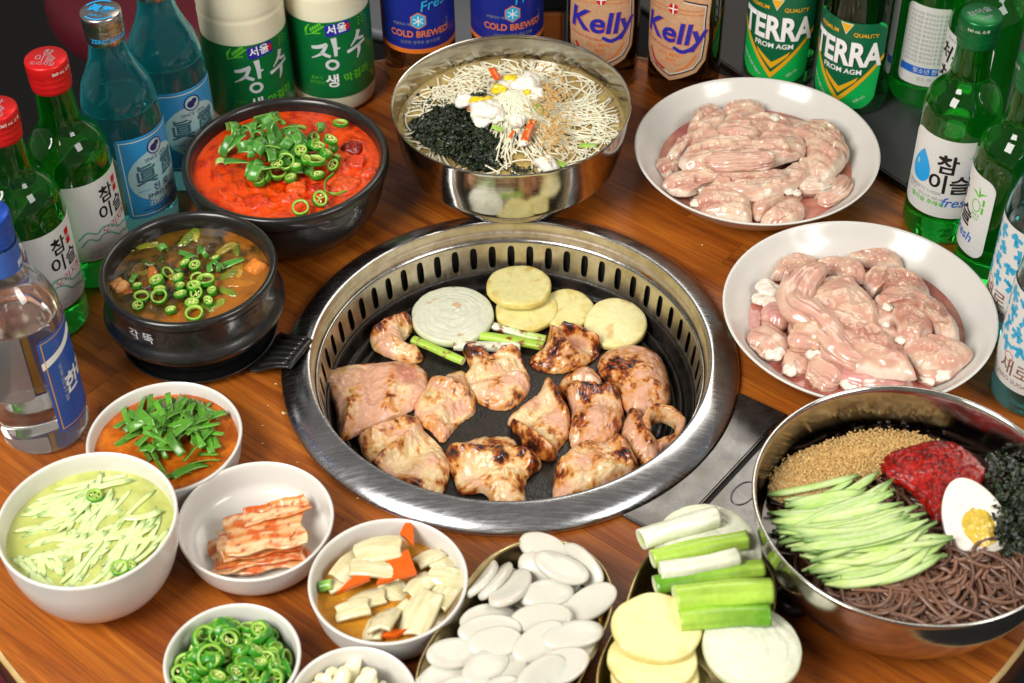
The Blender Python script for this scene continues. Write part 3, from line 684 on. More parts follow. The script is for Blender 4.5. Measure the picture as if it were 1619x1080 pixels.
def beer_blue(x, y, face, label, qr=False):
    b = bottle(x, y, BEER, G_AMBERP, 0.19, label, name='beer_bottle')
    L = Lab(b, 0.0352, face, 0.098); L.base(rrect(0.212, 0.098, 0.0005), PAPERN)
    L.poly([rrect(0.212, 0.005, 0.0005)], K_ORANGE, 0, -0.0515, layer=0, name='foil_edge')
    L.text('Cass', 0.046, K_SKY, -0.004, 0.024, bold=0.00120, shear=0.2, layer=1); L.text('Cass', 0.046, K_WHITE, -0.004, 0.024, bold=0.00060, shear=0.2, layer=2)
    L.text('Fresh', 0.0150, K_CYAN, 0.016, 0.000, bold=0.00010, shear=0.35, rot=12, layer=3)
    hexa = [(0.0075 * math.sin(R_(60 * k)), 0.0082 * math.cos(R_(60 * k))) for k in range(6)]
    L.poly([[(p[0] * 1.14, p[1] * 1.14) for p in hexa]], K_ORANGE, -0.001, -0.0175, layer=1); L.poly([hexa], K_CYAN, -0.001, -0.0175, layer=2)
    fl_ = []
    for k_ in range(3):
        a = R_(60 * k_); fl_ += line2([(-0.005 * math.sin(a), -0.005 * math.cos(a)), (0.005 * math.sin(a), 0.005 * math.cos(a))], 0.0009)
    L.poly(fl_, K_WHITE, -0.001, -0.0175, layer=3)
    L.text('COLD BREWED', 0.0098, K_ORANGE, 0, -0.0325, bold=0.00020, sx=0.86); L.text('비열처리 맥주', 0.0036, K_GREY, -0.016, -0.022); L.text('신선한 생맥주 콜드브루', 0.0040, K_GREY, 0, -0.0415)
    L.text('500 mL', 0.0036, K_GREY, 0.029, -0.026, rot=90); return b
def beer_gold(x, y, face, label):
    b = bottle(x, y, BEER, G_AMBER, 0.20, label, name='beer_bottle')
    L = Lab(b, 0.0352, face, 0.072)
    sh = [(-0.034, 0.040), (-0.022, 0.044), (-0.010, 0.047), (0.0, 0.048), (0.010, 0.047), (0.022, 0.044), (0.034, 0.040), (0.033, 0.022), (0.034, 0.0), (0.032, -0.022), (0.024, -0.033), (0.0, -0.043), (-0.024, -0.033), (-0.032, -0.022), (-0.034, 0.0), (-0.033, 0.022)]
    L.base([(p[0] * 1.06, p[1] * 1.06) for p in sh], PAPERK)
    br = [(p[0] * 0.93, p[1] * 0.93) for p in sh]; L.poly(line2(br[4:14], 0.0014), K_BLACK, layer=1); L.poly(line2([(p[0] * 0.965, p[1] * 0.965) for p in br[4:14]], 0.0007), K_WHITE, layer=1)
    L.text('Kelly', 0.0315, K_ORANGE, 0.0004, 0.0066, bold=0.0012, shear=0.08, rot=-3, sx=1.02, layer=1); L.text('Kelly', 0.0315, K_PURPLE, 0, 0.007, bold=0.0008, shear=0.08, rot=-3, sx=1.02, layer=2)
    L.poly([brush([(0.002, -0.0075), (0.010, -0.0115), (0.018, -0.0085), (0.024, -0.002)], [0.0035, 0.0042, 0.004, 0.003])], K_PURPLE, layer=2)
    L.poly([circ(0, 0.0335, 0.0058, 24, 0.0068)], PAPERK, layer=1); L.poly([circ(0, 0.0335, 0.0046, 24, 0.0056)], K_RED, layer=2); L.poly([rrect(0.0012, 0.011, 0.0002), rrect(0.009, 0.0012, 0.0002)], K_WHITE, 0, 0.0335, layer=3)
    for s in (-1, 1): L.text('100% DANISH MALT' if s < 0 else 'PREMIUM QUALITY', 0.0030, K_ORANGE, s * 0.0165, 0.0325, rot=-s * 6); L.text('DOUBLE AGED LAGER', 0.0026, K_ORANGE, s * 0.0165, 0.0285, rot=-s * 6)
    L.text('Smooth Premium', 0.0048, K_RED, -0.015, -0.009, shear=0.3, rot=-6); L.text('ALL MALT', 0.0060, K_ORANGE, 0.000, -0.0165, bold=0.00005); L.text('BEER', 0.0050, K_ORANGE, 0.000, -0.0225, bold=0.00005); L.text('500 mL 알코올 4.5%', 0.0026, K_ORANGE, 0.0, -0.0268)
    L.poly([brush([(-0.0255, -0.018), (-0.018, -0.029), (-0.006, -0.0345)], [0.003, 0.0032, 0.003])], K_RED, layer=1); L.poly([brush([(0.006, -0.0335), (0.016, -0.027), (0.0235, -0.016)], [0.0015, 0.002, 0.0015])], K_ORANGE, layer=1)
    return b
def beer_green(x, y, face, label, z=0.0):
    b = bottle(x, y, BEER, G_BEERG, 0.20, label, name='beer_bottle', z=z)
    L = Lab(b, 0.0352, face, 0.056)
    sh = rrect(0.078, 0.090, 0.012, 6); sh = [(p[0] * (1.0 if p[1] > -0.01 else 1.0 - 0.30 * ((-0.01 - p[1]) / 0.04) ** 2), p[1] if abs(p[0]) < 0.03 or p[1] < 0 else p[1] + 0.004) for p in sh]
    L.base(sh, PAPERT)
    L.poly([[(-0.0385, 0.040), (-0.028, 0.0475), (0.028, 0.0475), (0.0385, 0.040), (0.0388, 0.012), (0.0, -0.036), (-0.0388, 0.012)]], PAPERTD, layer=1)
    for s in (-1, 1): L.poly([[(s * 0.0388, 0.014), (s * 0.0388, 0.0085), (0, -0.0405), (0, -0.034)]], K_GOLD, layer=2); L.poly([[(s * 0.0165, -0.0095), (s * 0.0145, -0.0145), (0, -0.0295), (0, -0.0225)]], K_GOLD, layer=2)
    L.text('TERRA', 0.0345, K_BLACK, 0.0006, 0.0126, bold=0.0016, sx=0.69, layer=2); L.text('TERRA', 0.0345, K_WHITE, 0, 0.013, bold=0.0012, sx=0.69, layer=3)
    L.text('FROM AGM', 0.0074, K_WHITE, 0, -0.0045, bold=0.00015, layer=3)
    L.poly([[(-0.0062, 0.0460), (0.0062, 0.0460), (0, 0.0340)]], K_CREAM, layer=2); L.poly([[(-0.0052, 0.0453), (0.0052, 0.0453), (0, 0.0353)]], K_GOLD, layer=3)
    L.text('QUALITY', 0.0056, K_GOLD, 0.0185, 0.0350, bold=0.00010, rot=-3, layer=3); L.text('PREMIUM', 0.0056, K_GOLD, -0.0185, 0.0350, bold=0.00010, rot=3, layer=3)
    L.text('100% PURE MALT', 0.0040, K_CREAM, -0.022, -0.030, rot=-40, layer=2); L.text('500 mL', 0.0040, K_CREAM, 0.020, -0.034, rot=35, layer=2)
    return b
def soju_fresh(x, y, face, label, z=0.0):
    b = bottle(x, y, SOJU, G_GREEN, 0.158, label, CAP_GREEN, z=z)
    L = Lab(b, 0.0328, face, 0.072); L.base(rrect(0.080, 0.080, 0.010), PAPER)
    t = np.linspace(0, 2 * math.pi, 40, endpoint=False); dr = [(0.0125 * math.sin(q) * math.sin(q / 2) ** 0.9 * (1), 0.0165 * math.cos(q)) for q in t]
    L.poly([dr], K_SKY, -0.0235, 0.006); L.poly([circ(-0.0275, 0.008, 0.0012, 12, 0.003)], PAPERC, layer=2, rot=0)
    L.text('참', 0.0205, K_BLACK, 0.000, 0.014, bold=0.00045); L.text('이슬', 0.0205, K_BLACK, 0.004, -0.006, bold=0.00045)
    L.text('fresh', 0.0135, K_BLUE, 0.013, -0.0235, bold=0.00015, shear=0.25); L.text('참이슬 후레쉬', 0.0056, K_LIME, -0.013, -0.0265, bold=0.00010)
    L.text('25.04.30 F3 114204', 0.0042, K_GREY, -0.018, -0.0155); L.text('진로소주 360 mL', 0.0034, K_GREY, -0.010, -0.0212); L.text('100', 0.0110, K_FADE, -0.033, -0.018, shear=0.2)
    bb = [brush([(0, 0), (0.003, 0.004), (0.008, 0.006)], [0.0006, 0.002, 0.0003]), brush([(0, 0), (0.0005, 0.005), (-0.001, 0.0095)], [0.0006, 0.002, 0.0003]), brush([(0, 0), (-0.004, 0.003), (-0.0085, 0.0035)], [0.0006, 0.002, 0.0003])]
    L.poly(bb, K_LIME, 0.0255, 0.020); L.poly(ring2(0.0245, 0.011, 0.0048, 0.0008, ry=0.0062), K_LIME); L.poly([rrect(0.002, 0.0065, 0.0003)], K_LIME, 0.0315, 0.017); L.poly([rrect(0.002, 0.0065, 0.0003)], K_LIME, 0.0315, 0.009)
    L.text('SINCE', 0.0036, K_LIME, 0.0255, 0.0022); L.text('1924', 0.0036, K_LIME, 0.0255, -0.0015)
    cap_text(b, '참이슬', 0.0080, K_GREY, 0.003, 25); cap_text(b, 'fresh', 0.0060, K_GREY, -0.006, 25)
    Lc = Lab(b, 0.0169, face + 5, 0.2085); Lc.text('360 mL 소주', 0.0036, K_CREAM, 0, 0.0, layer=0); return b
def soju_brush(x, y, face, label, back=False, z=0.0, strip=False):
    b = bottle(x, y, SOJU, G_GREEN, 0.158, label, CAP_GREEN, z=z)
    L = Lab(b, 0.0328, face, 0.070); L.base(rrect(0.070, 0.084, 0.006), PAPER)
    if back:
        for i in range(12): L.text('처음처럼 희석식소주 원재료 정제수 주정', 0.0036, K_GREY, 0.0, 0.034 - i * 0.0046)
        L.poly([rrect(0.066, 0.008, 0.0004)], K_BLUE, 0, -0.026); L.text('청소년 판매금지', 0.0058, K_WHITE, 0, -0.026, layer=2)
        L.text('경고: 지나친 음주', 0.0040, K_GREY, 0, -0.035)
    else:
        L.text('처음', 0.0200, K_BLACK, -0.004, 0.019, bold=0.00050, shear=0.15, rot=-6); L.text('처럼', 0.0200, K_BLACK, -0.002, -0.004, bold=0.00050, shear=0.15, rot=-6)
        L.text('25.04.04 R 2108', 0.0040, K_GREY, 0, 0.036); L.poly([brush([(-0.014, -0.030), (-0.006, -0.024), (0.004, -0.020)], [0.001, 0.007, 0.001]), brush([(0.0, -0.034), (0.008, -0.026), (0.016, -0.024)], [0.001, 0.006, 0.001])], K_LIME)
    cap_text(b, '처음처럼', 0.0060, K_GREY, 0.0, 30); return b
def soju_teal(x, y, face, label):
    b = bottle(x, y, JIN, G_TEAL2, 0.110, label, CAP_BLUE)
    L = Lab(b, 0.0332, face, 0.072); L.base(rrect(0.082, 0.092, 0.014), PAPER)
    rs = random.Random(int(abs(x) * 1e4)); S = []
    for i in range(5):
        for jj in range(4):
            cx, cy = -0.031 + i * 0.0155 + 0.004 * (jj % 2), 0.036 - jj * 0.0150
            if cy < -0.014: continue
            a = rs.choice([0, 50, 100, 140])
            for kk in range(3):
                aa = R_(a + kk * rs.choice([55, 75, 95])); l = rs.uniform(0.0050, 0.0075); ox_, oy_ = rs.uniform(-.002, .002), rs.uniform(-.002, .002); S.append(brush([(cx + ox_ - l * math.cos(aa), cy + oy_ - l * math.sin(aa)), (cx + ox_, cy + oy_ + 0.001), (cx + ox_ + l * math.cos(aa), cy + oy_ + l * math.sin(aa))], [0.0036, 0.0030, 0.0042], 9))
    L.poly(S, K_CYAN, 0, 0.0, layer=1)
    L.poly(ring2(-0.004, -0.018, 0.0045, 0.0006), K_RED); L.text('새로', 0.0165, ink('brown', '#8a5a48') if 'ink_brown' not in MATS else MATS['ink_brown'], 0.004, -0.0275, bold=0.00010); L.text('ZERO SUGAR', 0.0055, MATS['ink_brown'], 0.004, -0.0385)
    return b
def soju_clear(x, y, face, label):
    b = bottle(x, y, CLEAR, G_CLEAR, 0.122, label, CAP_BLUE)
    L = Lab(b, 0.0342, face, 0.068); L.base(rrect(0.072, 0.094, 0.004), PAPERH)
    L.text('한라산', 0.0200, K_WHITE, 0.004, -0.008, bold=0.00050, shear=0.15); L.poly(line2([(-0.033, -0.044), (0.033, -0.044), (0.033, 0.044), (-0.033, 0.044), (-0.033, -0.044)], 0.0008), K_GOLD)
    L.poly([[(-0.036, 0.026), (-0.016, 0.031), (0.0, 0.0385), (0.014, 0.030), (0.036, 0.027), (0.036, 0.020), (0.0, 0.030), (-0.036, 0.019)]], K_WHITE, layer=1); L.text('제주 소주 21도 360 mL', 0.0040, K_SILVER, -0.022, -0.002, rot=90); L.poly([circ(0.018, 0.037, 0.003)], K_RED)
    L2 = Lab(b, 0.0342, face + 150, 0.062); L2.base(rrect(0.052, 0.080, 0.004), PAPER, 'back_label')
    for i in range(9): L2.text('제품명 한라산 소주 제조원', 0.0040, K_GREY, 0, 0.032 - i * 0.006)
    L2.text('21', 0.0090, K_ORANGE, 0.008, -0.026); L2.poly([rrect(0.020, 0.012, 0.0006)], K_BLACK, 0.008, -0.0365 + 0.003)
    L3 = Lab(b, 0.0162, face, 0.178); L3.base(rrect(0.090, 0.022, 0.001), PAPERH, 'neck_label'); L3.text('JEJU ISLAND', 0.0058, K_WHITE, 0.008, -0.005, bold=0.00010)
    return b
soju_red(-0.3575, 0.1275, -28, 'green soju bottle with red cap next to the silver capped blue bottle')
soju_red(-0.3835, 0.0615, -30, 'green soju bottle with red cap next to the clear glass bottles')
soju_blue(-0.3255, 0.1925, -36, 'pale blue soju bottle with silver cap and blue label beside the red capped bottle')
soju_blue(-0.2955, 0.2590, -50, 'pale blue soju bottle with blue label beside the white rice wine bottle')
makgeolli(-0.2400, 0.3450, -62, 'white rice wine bottle with green label touching the pale blue bottle')
makgeolli(-0.1655, 0.3810, -72, 'white rice wine bottle with green label beside the dark blue beer label')
beer_blue(-0.0830, 0.4150, -85, 'amber plastic beer bottle with navy label beside the rice wine')
beer_blue(0.0030, 0.4240, -80, 'amber plastic beer bottle with navy label beside the rose gold labelled bottle')
beer_gold(0.0955, 0.4060, -98, 'brown beer bottle with rose gold label beside the navy labelled bottle')
beer_gold(0.1730, 0.3850, -118, 'brown beer bottle with rose gold label beside the deep white plate')
beer_green(0.2660, 0.3900, -112, 'green beer bottle with emerald label standing next to the brown bottle', 0.0092)
beer_green(0.3290, 0.3460, -122, 'green beer bottle with emerald label standing next to the soju bottles', 0.0092)
soju_brush(0.3720, 0.4150, -100, 'green soju bottle turned sideways between beer bottle and back label', z=0.0092)
soju_brush(0.4000, 0.3520, -95, 'green soju bottle showing its printed back label', back=True, z=0.0092)
soju_brush(0.4280, 0.2900, -150, 'green soju bottle with brush lettering on white label', z=0.0092)
soju_fresh(0.3805, 0.1650, -112, 'green soju bottle with blue drop on its white label')
soju_fresh(0.4120, 0.1020, -196, 'green soju bottle with its bamboo mark turned toward the tripe plate')
soju_teal(0.4210, 0.0300, -172, 'teal soju bottle with cyan patterned label behind another teal bottle')
soju_teal(0.4120, -0.0470, -150, 'teal soju bottle with cyan patterned label beside the tripe plate rim')
soju_clear(-0.3640, -0.0640, 6, 'clear glass soju bottle with blue cap and blue label beside the orange sauce')
soju_clear(-0.4030, -0.0020, 10, 'clear glass soju bottle half hidden behind another clear bottle')
# lettering on the small pot
L = Lab(ttp, 0.0676, -118, 0.0510); L.text('각 뚝', 0.0110, K_SILVER, 0, 0, bold=0.00010, layer=2)
L = Lab(cv, 0.2, 0, 0)
# ================================================================== FOOD MATERIALS
F_MEAT = food('grilled_meat', 0.30, 0.16, 260, 0.45, 0.0012, 0.12, sss=0.12, sssc=0.004, coat=0.35, coatr=0.15)
F_RAW = food('raw_meat', 0.20, 0.10, 120, 0.35, 0.0012, 0.08, sss=0.25, sssc=0.006, coat=0.5, coatr=0.08)
F_VEG = food('cut_vegetable', 0.30, 0.12, 240, 0.18, 0.0006, 0.08, sss=0.12, sssc=0.003, coat=0.15, coatr=0.2)
F_GREEN = food('green_vegetable', 0.30, 0.28, 300, 0.2, 0.0005, 0.08, coat=0.15, coatr=0.12)
F_NOOD = food('wheat_noodle', 0.26, 0.06, 200, 0.0, sss=0.2, sssc=0.002)
F_SOBA = food('buckwheat_noodle', 0.24, 0.25, 260, 0.1, 0.0004)
F_SEA = food('dried_laver', 0.20, 0.5, 900, 0.6, 0.0008)
F_SOUP = food('soup_surface', 0.10, 0.25, 70, 0.35, 0.0018, coat=0.4, coatr=0.04)
F_SAUCE = food('thick_sauce', 0.20, 0.25, 260, 0.6, 0.0015, coat=0.12, coatr=0.06, spec=0.35)
F_WET = food('wet_pickle', 0.14, 0.08, 130, 0.06, 0.0006, 0.04, sss=0.25, sssc=0.004, coat=0.5, coatr=0.05)
F_KIM = food('wet_kimchi', 0.18, 0.22, 220, 0.3, 0.0008, coat=0.5, coatr=0.06)
F_SEED = food('sesame', 0.45, 0.3, 900, 0.0)
F_CAKE = food('rice_cake', 0.26, 0.025, 120, 0.08, 0.0006, sss=0.35, sssc=0.006, coat=0.25, coatr=0.12)
F_EGG = food('boiled_egg', 0.22, 0.05, 180, 0.1, 0.0006, sss=0.2, sssc=0.004, coat=0.3)
C = {k: np.array(hx(h)) for k, h in dict(pink='#d6a487', tan='#c99a6e', cream='#e2c898', gold='#cc8630', brown='#8a3a0a', char='#24100a', red='#b0382c', raw='#d3a390', raw2='#d6b29c', rawp='#cf938c',
     fat='#eadfd0', pot='#e9e09c', potd='#d8c264', onion='#dcddc8', onion2='#c8d0a0', leekw='#e6e8cf', leek='#a9cc4c', leekd='#5f9a20', chil='#2c7a16', chill='#7fb834', chili='#b2ce62', seed='#e6dfa0', scal='#3f7f2c',
     scall='#94c258', cuc='#c6da84', cucl='#dde6b8', skin='#467f28', ricec='#cfccbf', carrot='#d85c12', garlic='#e6dfb2', kim='#e9c49a', kimr='#c23a12', laver='#10160e', laver2='#263818', ses='#d8b878', ses2='#b98a48', egg='#efe9dc',
     yolk='#dcbc48', soba='#86604c', sobad='#4f3428', nood='#ece6cc', chive='#478520', chivel='#92bc54').items()}
def pinit(o, loc=None, rot=None, scale=None):
    if loc is not None: o.location = V(loc)
    if rot is not None: o.rotation_euler = rot
    if scale is not None: o.scale = (scale,) * 3 if isinstance(scale, (int, float)) else scale
    return o
def centre(v):
    c = v.mean(0).copy(); c[2] = v[:, 2].min(); return c
def thing(name, v, f, mat, cols, label, cat, group=None, kind=None):
    c = centre(v); o = mk(name, v - c, f, mat, cols=cols); o.location = V(c); return tag(o, label, cat, group, kind)
def disc_grid(R, nr=24, ns=72):
    v = [(0, 0, 0)]; f = []
    for i in range(1, nr + 1):
        r = R * i / nr
        for k in range(ns): a = 2 * math.pi * k / ns; v.append((r * math.cos(a), r * math.sin(a), 0))
    for k in range(ns): f.append((0, 1 + k, 1 + (k + 1) % ns))
    for i in range(nr - 1):
        for k in range(ns): k2 = (k + 1) % ns; a = 1 + i * ns; f.append((a + k, a + ns + k, a + ns + k2, a + k2))
    return np.array(v, float), f
# ------------------------------------------------------------------ grilled meat
def G(zx, zy): return 440 + zx / 2.16, 340 + zy / 2.16
def G3(zx, zy, z=-0.033): return at(*G(zx, zy), z)
def blob(outline, z0, t, seed, rough=0.0030, fine=0.0006, feats=(), lift=None, S=88, K=22, power=3.2, conv=None, wr=None):
    """a flat irregular body from a traced outline; feats = (p, q, width, height) ridges and troughs"""
    P = np.array([(conv or G3)(*q)[:2] for q in outline]); out = closed_curve(P, S)
    for i in range(S): out[i] += 0.0007 * np.array([fbm((i * 0.35, 0, 0), 1.0, 3, seed), fbm((i * 0.35, 9, 0), 1.0, 3, seed)])
    c = out.mean(0); tp, rho = [c], [0.0]
    for k in range(1, K + 1):
        r = (k / K) ** 0.85
        for i in range(S): tp.append(c + (out[i] - c) * r); rho.append(r)
    tp, rho = np.array(tp), np.array(rho); n = len(tp)
    P3 = np.column_stack([tp, np.zeros(n)])
    big = fbma(P3, 55, 3, seed); fin = fbma(P3, 260, 4, seed + 5)
    prof = np.sqrt(np.maximum(0, 1 - rho ** power)); rdg = 1 - 2.2 * np.abs(fbma(P3, 130, 3, seed + 9)); h = t * (0.25 + 0.75 * prof) * (0.65 + 0.35 * prof) + rough * big * (0.4 + 0.6 * prof) + fine * fin + fine * 1.1 * rdg
    rg2 = np.zeros(n)
    if wr:
        ca, sa = math.cos(R_(wr[1])), math.sin(R_(wr[1])); U = tp[:, 0] * ca + tp[:, 1] * sa; W = -tp[:, 0] * sa + tp[:, 1] * ca
        rg2 = np.array([1 - 2.4 * abs(fbm((a * 13 + 0.5 * b_, w_ * wr[2] + 0.7 * b_, 0), 1.0, 2, seed + 3)) for a, w_, b_ in zip(U, W, big)]); h = h + wr[0] * rg2 * (0.5 + 0.5 * prof)
    fz = np.zeros(n)
    for p, q, w, hh in feats:
        p, q = np.array((conv or G3)(*p)[:2]), np.array((conv or G3)(*q)[:2]); d = q - p; L2 = d @ d + 1e-12
        u = np.clip(((tp - p) @ d) / L2, 0, 1); dist = np.linalg.norm(tp - p - u[:, None] * d, axis=1) + 0.0012 * big
        fz += 1.45 * hh * np.exp(-(dist / w) ** 2)
    base = np.zeros(n)
    if lift is not None:
        dr = np.array([math.cos(R_(lift[0])), math.sin(R_(lift[0]))]); sp = np.abs((out - c) @ dr).max(); s = np.maximum(0, ((tp - c) @ dr) / sp); base = lift[1] * s ** 2
    zt = z0 + np.maximum(h + fz, 0.0012) + base; zb = z0 + base * 0.85 + 0.0006 * big
    zb = np.minimum(zb, zt - 0.0006)
    ze = zt[-S:] * 0.5 + zb[-S:] * 0.5
    v = np.vstack([np.column_stack([tp, zt]), np.column_stack([tp, zb])])
    bulge = np.column_stack([c + (out - c) * 1.02, ze]); v = np.vstack([v, bulge])
    f = []
    for off, fl_ in ((0, False), (n, True)):
        for k in range(S): q = (off, off + 1 + k, off + 1 + (k + 1) % S); f.append(q[::-1] if fl_ else q)
        for i in range(K - 1):
            for k in range(S):
                k2 = (k + 1) % S; a = off + 1 + i * S; q = (a + k, a + S + k, a + S + k2, a + k2); f.append(q[::-1] if fl_ else q)
    te, be, mm = n - S, 2 * n - S, 2 * n
    for k in range(S):
        k2 = (k + 1) % S; f.append((te + k, mm + k, mm + k2, te + k2)); f.append((mm + k, be + k, be + k2, mm + k2))
    info = dict(rho=np.concatenate([rho, rho, np.ones(S)]), big=np.concatenate([big, big, big[-S:]]), fin=np.concatenate([fin, fin, fin[-S:]]), fz=np.concatenate([fz, fz, fz[-S:]]), hz=np.concatenate([zt, zb, ze]) - z0, rg=np.concatenate([rg2, rg2, rg2[-S:]]))
    return v, f, info
def cook(v, info, seed, tone=0.4, char=0.4, pink=0.5):
    P = v; n1 = fbma(P, 90, 4, seed + 11); n2 = fbma(P, 330, 4, seed + 23); n3 = fbma(P, 40, 2, seed + 31)
    c = lerp3(C['pink'], C['cream'], sstep(-0.3, 0.4, n3 + (0.5 - pink)))
    rg = np.clip(info['fz'] / 0.004, -1, 1); ed = sstep(0.72, 1.0, info['rho'])
    k = 0.80 * n1 + 0.42 * n2 + 0.55 * n3 + 0.55 * np.maximum(rg, 0) - 0.30 * np.maximum(-rg, 0) + 0.26 * ed + char - 0.57
    g = sstep(-0.16 - 0.32 * tone, 0.34, k) * 0.92; c = c * (1 - g)[:, None] + C['gold'][None] * g[:, None]
    m2 = sstep(0.26, 0.52, k); c = c * (1 - m2)[:, None] + C['brown'][None] * m2[:, None]
    m3 = sstep(0.64, 0.95, k + 0.25 * n2); c = c * (1 - m3)[:, None] + C['char'][None] * m3[:, None]
    return np.clip(c, 0.005, 1)
ZP = -0.0410
MEAT = [
 ([(160, 545), (215, 510), (330, 492), (440, 488), (495, 512), (512, 560), (495, 610), (440, 655), (350, 700), (260, 735), (207, 755), (205, 700), (190, 630), (165, 580)], 0.012, 3, .30, .22, .75, 0.0022, [((300, 520), (320, 640), .004, -.003), ((400, 520), (370, 660), .005, .0025), ((250, 640), (230, 740), .004, .003)], (150, .004), 'broad pinkish grilled intestine slice by the slotted wall', 'F'),
 ([(315, 400), (340, 362), (390, 343), (440, 345), (462, 370), (440, 395), (425, 420), (450, 445), (492, 468), (470, 485), (420, 480), (370, 465), (325, 440)], 0.013, 9, .75, .42, .4, 0.0020, [((340, 400), (440, 360), .006, .006), ((430, 400), (450, 430), .004, -.006)], None, 'small browned curled grilled piece beside the onion slice', None),
 ([(465, 640), (510, 570), (570, 535), (630, 520), (642, 560), (672, 610), (665, 660), (635, 680), (610, 700), (580, 740), (555, 755), (520, 720), (480, 690)], 0.013, 14, .52, .30, .5, 0.0025, [((520, 560), (640, 610), .006, .004), ((570, 700), (640, 650), .005, -.004)], None, 'folded golden grilled piece beneath the charred topped one', None),
 ([(632, 460), (680, 468), (740, 482), (805, 462), (832, 490), (858, 540), (850, 590), (800, 640), (730, 642), (670, 612), (640, 578), (622, 545), (655, 510)], 0.013, 19, .25, .34, .55, 0.0022, [((640, 470), (830, 480), .004, .0065), ((650, 560), (840, 520), .005, -.005), ((700, 520), (845, 555), .003, .003)], (80, .006), 'grilled piece with blackened upper edge beside the scallion stalk', None),
 ([(280, 740), (340, 715), (400, 697), (465, 675), (500, 720), (550, 770), (583, 830), (575, 890), (540, 945), (480, 940), (400, 905), (340, 870), (292, 810)], 0.013, 23, .50, .30, .35, 0.0028, [((330, 750), (430, 700), .006, .005), ((330, 870), (470, 925), .005, .005), ((400, 860), (520, 760), .010, -.005), ((320, 860), (450, 760), .004, .003)], (200, .003), 'pale grilled piece with rolled golden edges by the front rim', None),
 ([(575, 795), (640, 762), (720, 740), (800, 750), (830, 790), (882, 800), (895, 845), (850, 880), (840, 930), (848, 985), (800, 992), (742, 980), (700, 930), (630, 935), (600, 880)], 0.013, 29, .62, .50, .2, 0.0035, [((600, 800), (760, 840), .007, .0045), ((640, 890), (800, 860), .006, -.003), ((830, 800), (870, 850), .006, .004)], None, 'ragged golden grilled piece with a dark seared patch', None),
 ([(785, 682), (820, 650), (880, 602), (920, 562), (960, 580), (985, 640), (998, 720), (960, 780), (940, 822), (890, 812), (840, 770), (800, 720)], 0.012, 37, .42, .40, .4, 0.0022, [((800, 720), (930, 815), .005, .008), ((920, 570), (985, 680), .005, .006), ((850, 700), (930, 640), .008, -.005)], None, 'boat shaped grilled piece with two charred raised sides', None),
 ([(955, 572), (1010, 520), (1060, 505), (1102, 550), (1108, 590), (1155, 602), (1178, 660), (1165, 720), (1120, 770), (1020, 780), (995, 750), (1000, 690), (985, 620)], 0.016, 41, .48, .42, .6, 0.0030, [((1000, 620), (1150, 610), .007, .006), ((990, 560), (1090, 590), .004, -.004), ((1020, 720), (1140, 700), .010, .003)], None, 'plump twisted grilled piece beside the smooth round one', None),
 ([(1095, 490), (1130, 455), (1200, 435), (1270, 450), (1315, 490), (1335, 560), (1335, 640), (1290, 660), (1230, 690), (1180, 640), (1130, 570), (1100, 530)], 0.017, 47, .22, .30, .85, 0.0014, [((1150, 520), (1300, 600), .02, .003)], None, 'smooth plump pink grilled piece with dark seared flecks', 'F'),
 ([(860, 480), (905, 442), (945, 385), (1000, 392), (1060, 408), (1100, 440), (1070, 480), (1010, 510), (940, 520), (880, 506)], 0.012, 53, .70, .55, .4, 0.0025, [((930, 400), (990, 480), .006, .008), ((980, 395), (1090, 435), .004, .009), ((990, 430), (1070, 455), .006, -.007)], None, 'deeply charred rolled grilled piece next to the potato slices', None),
 ([(945, 870), (980, 822), (1040, 782), (1120, 772), (1172, 760), (1210, 800), (1228, 860), (1190, 890), (1100, 930), (1010, 960), (945, 978)], 0.017, 61, .50, .44, .15, 0.0030, [((950, 860), (1050, 790), .008, .004), ((1160, 770), (1215, 860), .006, .005), ((1050, 860), (1150, 840), .012, .002)], None, 'thick creamy grilled piece with browned rim at the front edge', None)]
for out, t, sd, tone, ch_, pk, rg_, feats, lift, lab, fl_ in MEAT:
    v, f, info = blob(out, ZP, t * 0.88, sd, rg_, 0.0007 if fl_ is None else 0.00045, feats, lift, 128, 40)
    cols = cook(v, info, sd, tone, ch_, pk)
    if sd == 3:
        q = G3(430, 540); dd = np.linalg.norm(v[:, :2] - q[:2], axis=1); m = 0.55 * sstep(0.018, 0.004, dd + 0.006 * info['big']); cols = cols * (1 - m)[:, None] + C['red'][None] * m[:, None]
    thing('grilled_meat', v, f, F_MEAT, cols, lab, 'grilled meat')
# hollow curl at the right
def ribbon_meat(path, hgt, thick, seed, lab, tone, char, pink):
    n = 56; pa = catmull(path, n); hh = hgt * (0.55 + 0.45 * np.sin(np.linspace(0.35, np.pi - 0.35, n))); sd = 26
    T = np.gradient(pa, axis=0); T /= np.linalg.norm(T, axis=1)[:, None]
    U = np.cross(T, np.array([0, 0, 1.0]))
    v, f, stp = sweep(pa, hh, thick, sd, up=U, power=0.8)
    N = normals(v, f); big = fbma(v, 70, 3, seed); fin = fbma(v, 280, 4, seed + 3); v = v + N * (0.0016 * big + 0.0007 * fin)[:, None]
    rim = np.abs(np.cos(stp[:, 1])) ** 4
    info = dict(rho=0.7 + 0.3 * rim, big=big, fin=fin, fz=0.0026 * rim * (v[:, 2] > pa[:, 2].mean()), hz=v[:, 2])
    return thing('grilled_meat', v, f, F_MEAT, cook(v, info, seed, tone, char, pink), lab, 'grilled meat')
def pz(zx, zy, z): q = G3(zx, zy, z); return (q[0], q[1], q[2])
v, f, info = blob([(1175, 725), (1198, 668), (1232, 655), (1248, 700), (1268, 755), (1316, 802), (1278, 850), (1225, 832), (1182, 782)], ZP, 0.014, 67, 0.0020, 0.0006, [((1200, 680), (1270, 800), .005, .004)], None, 110, 34)
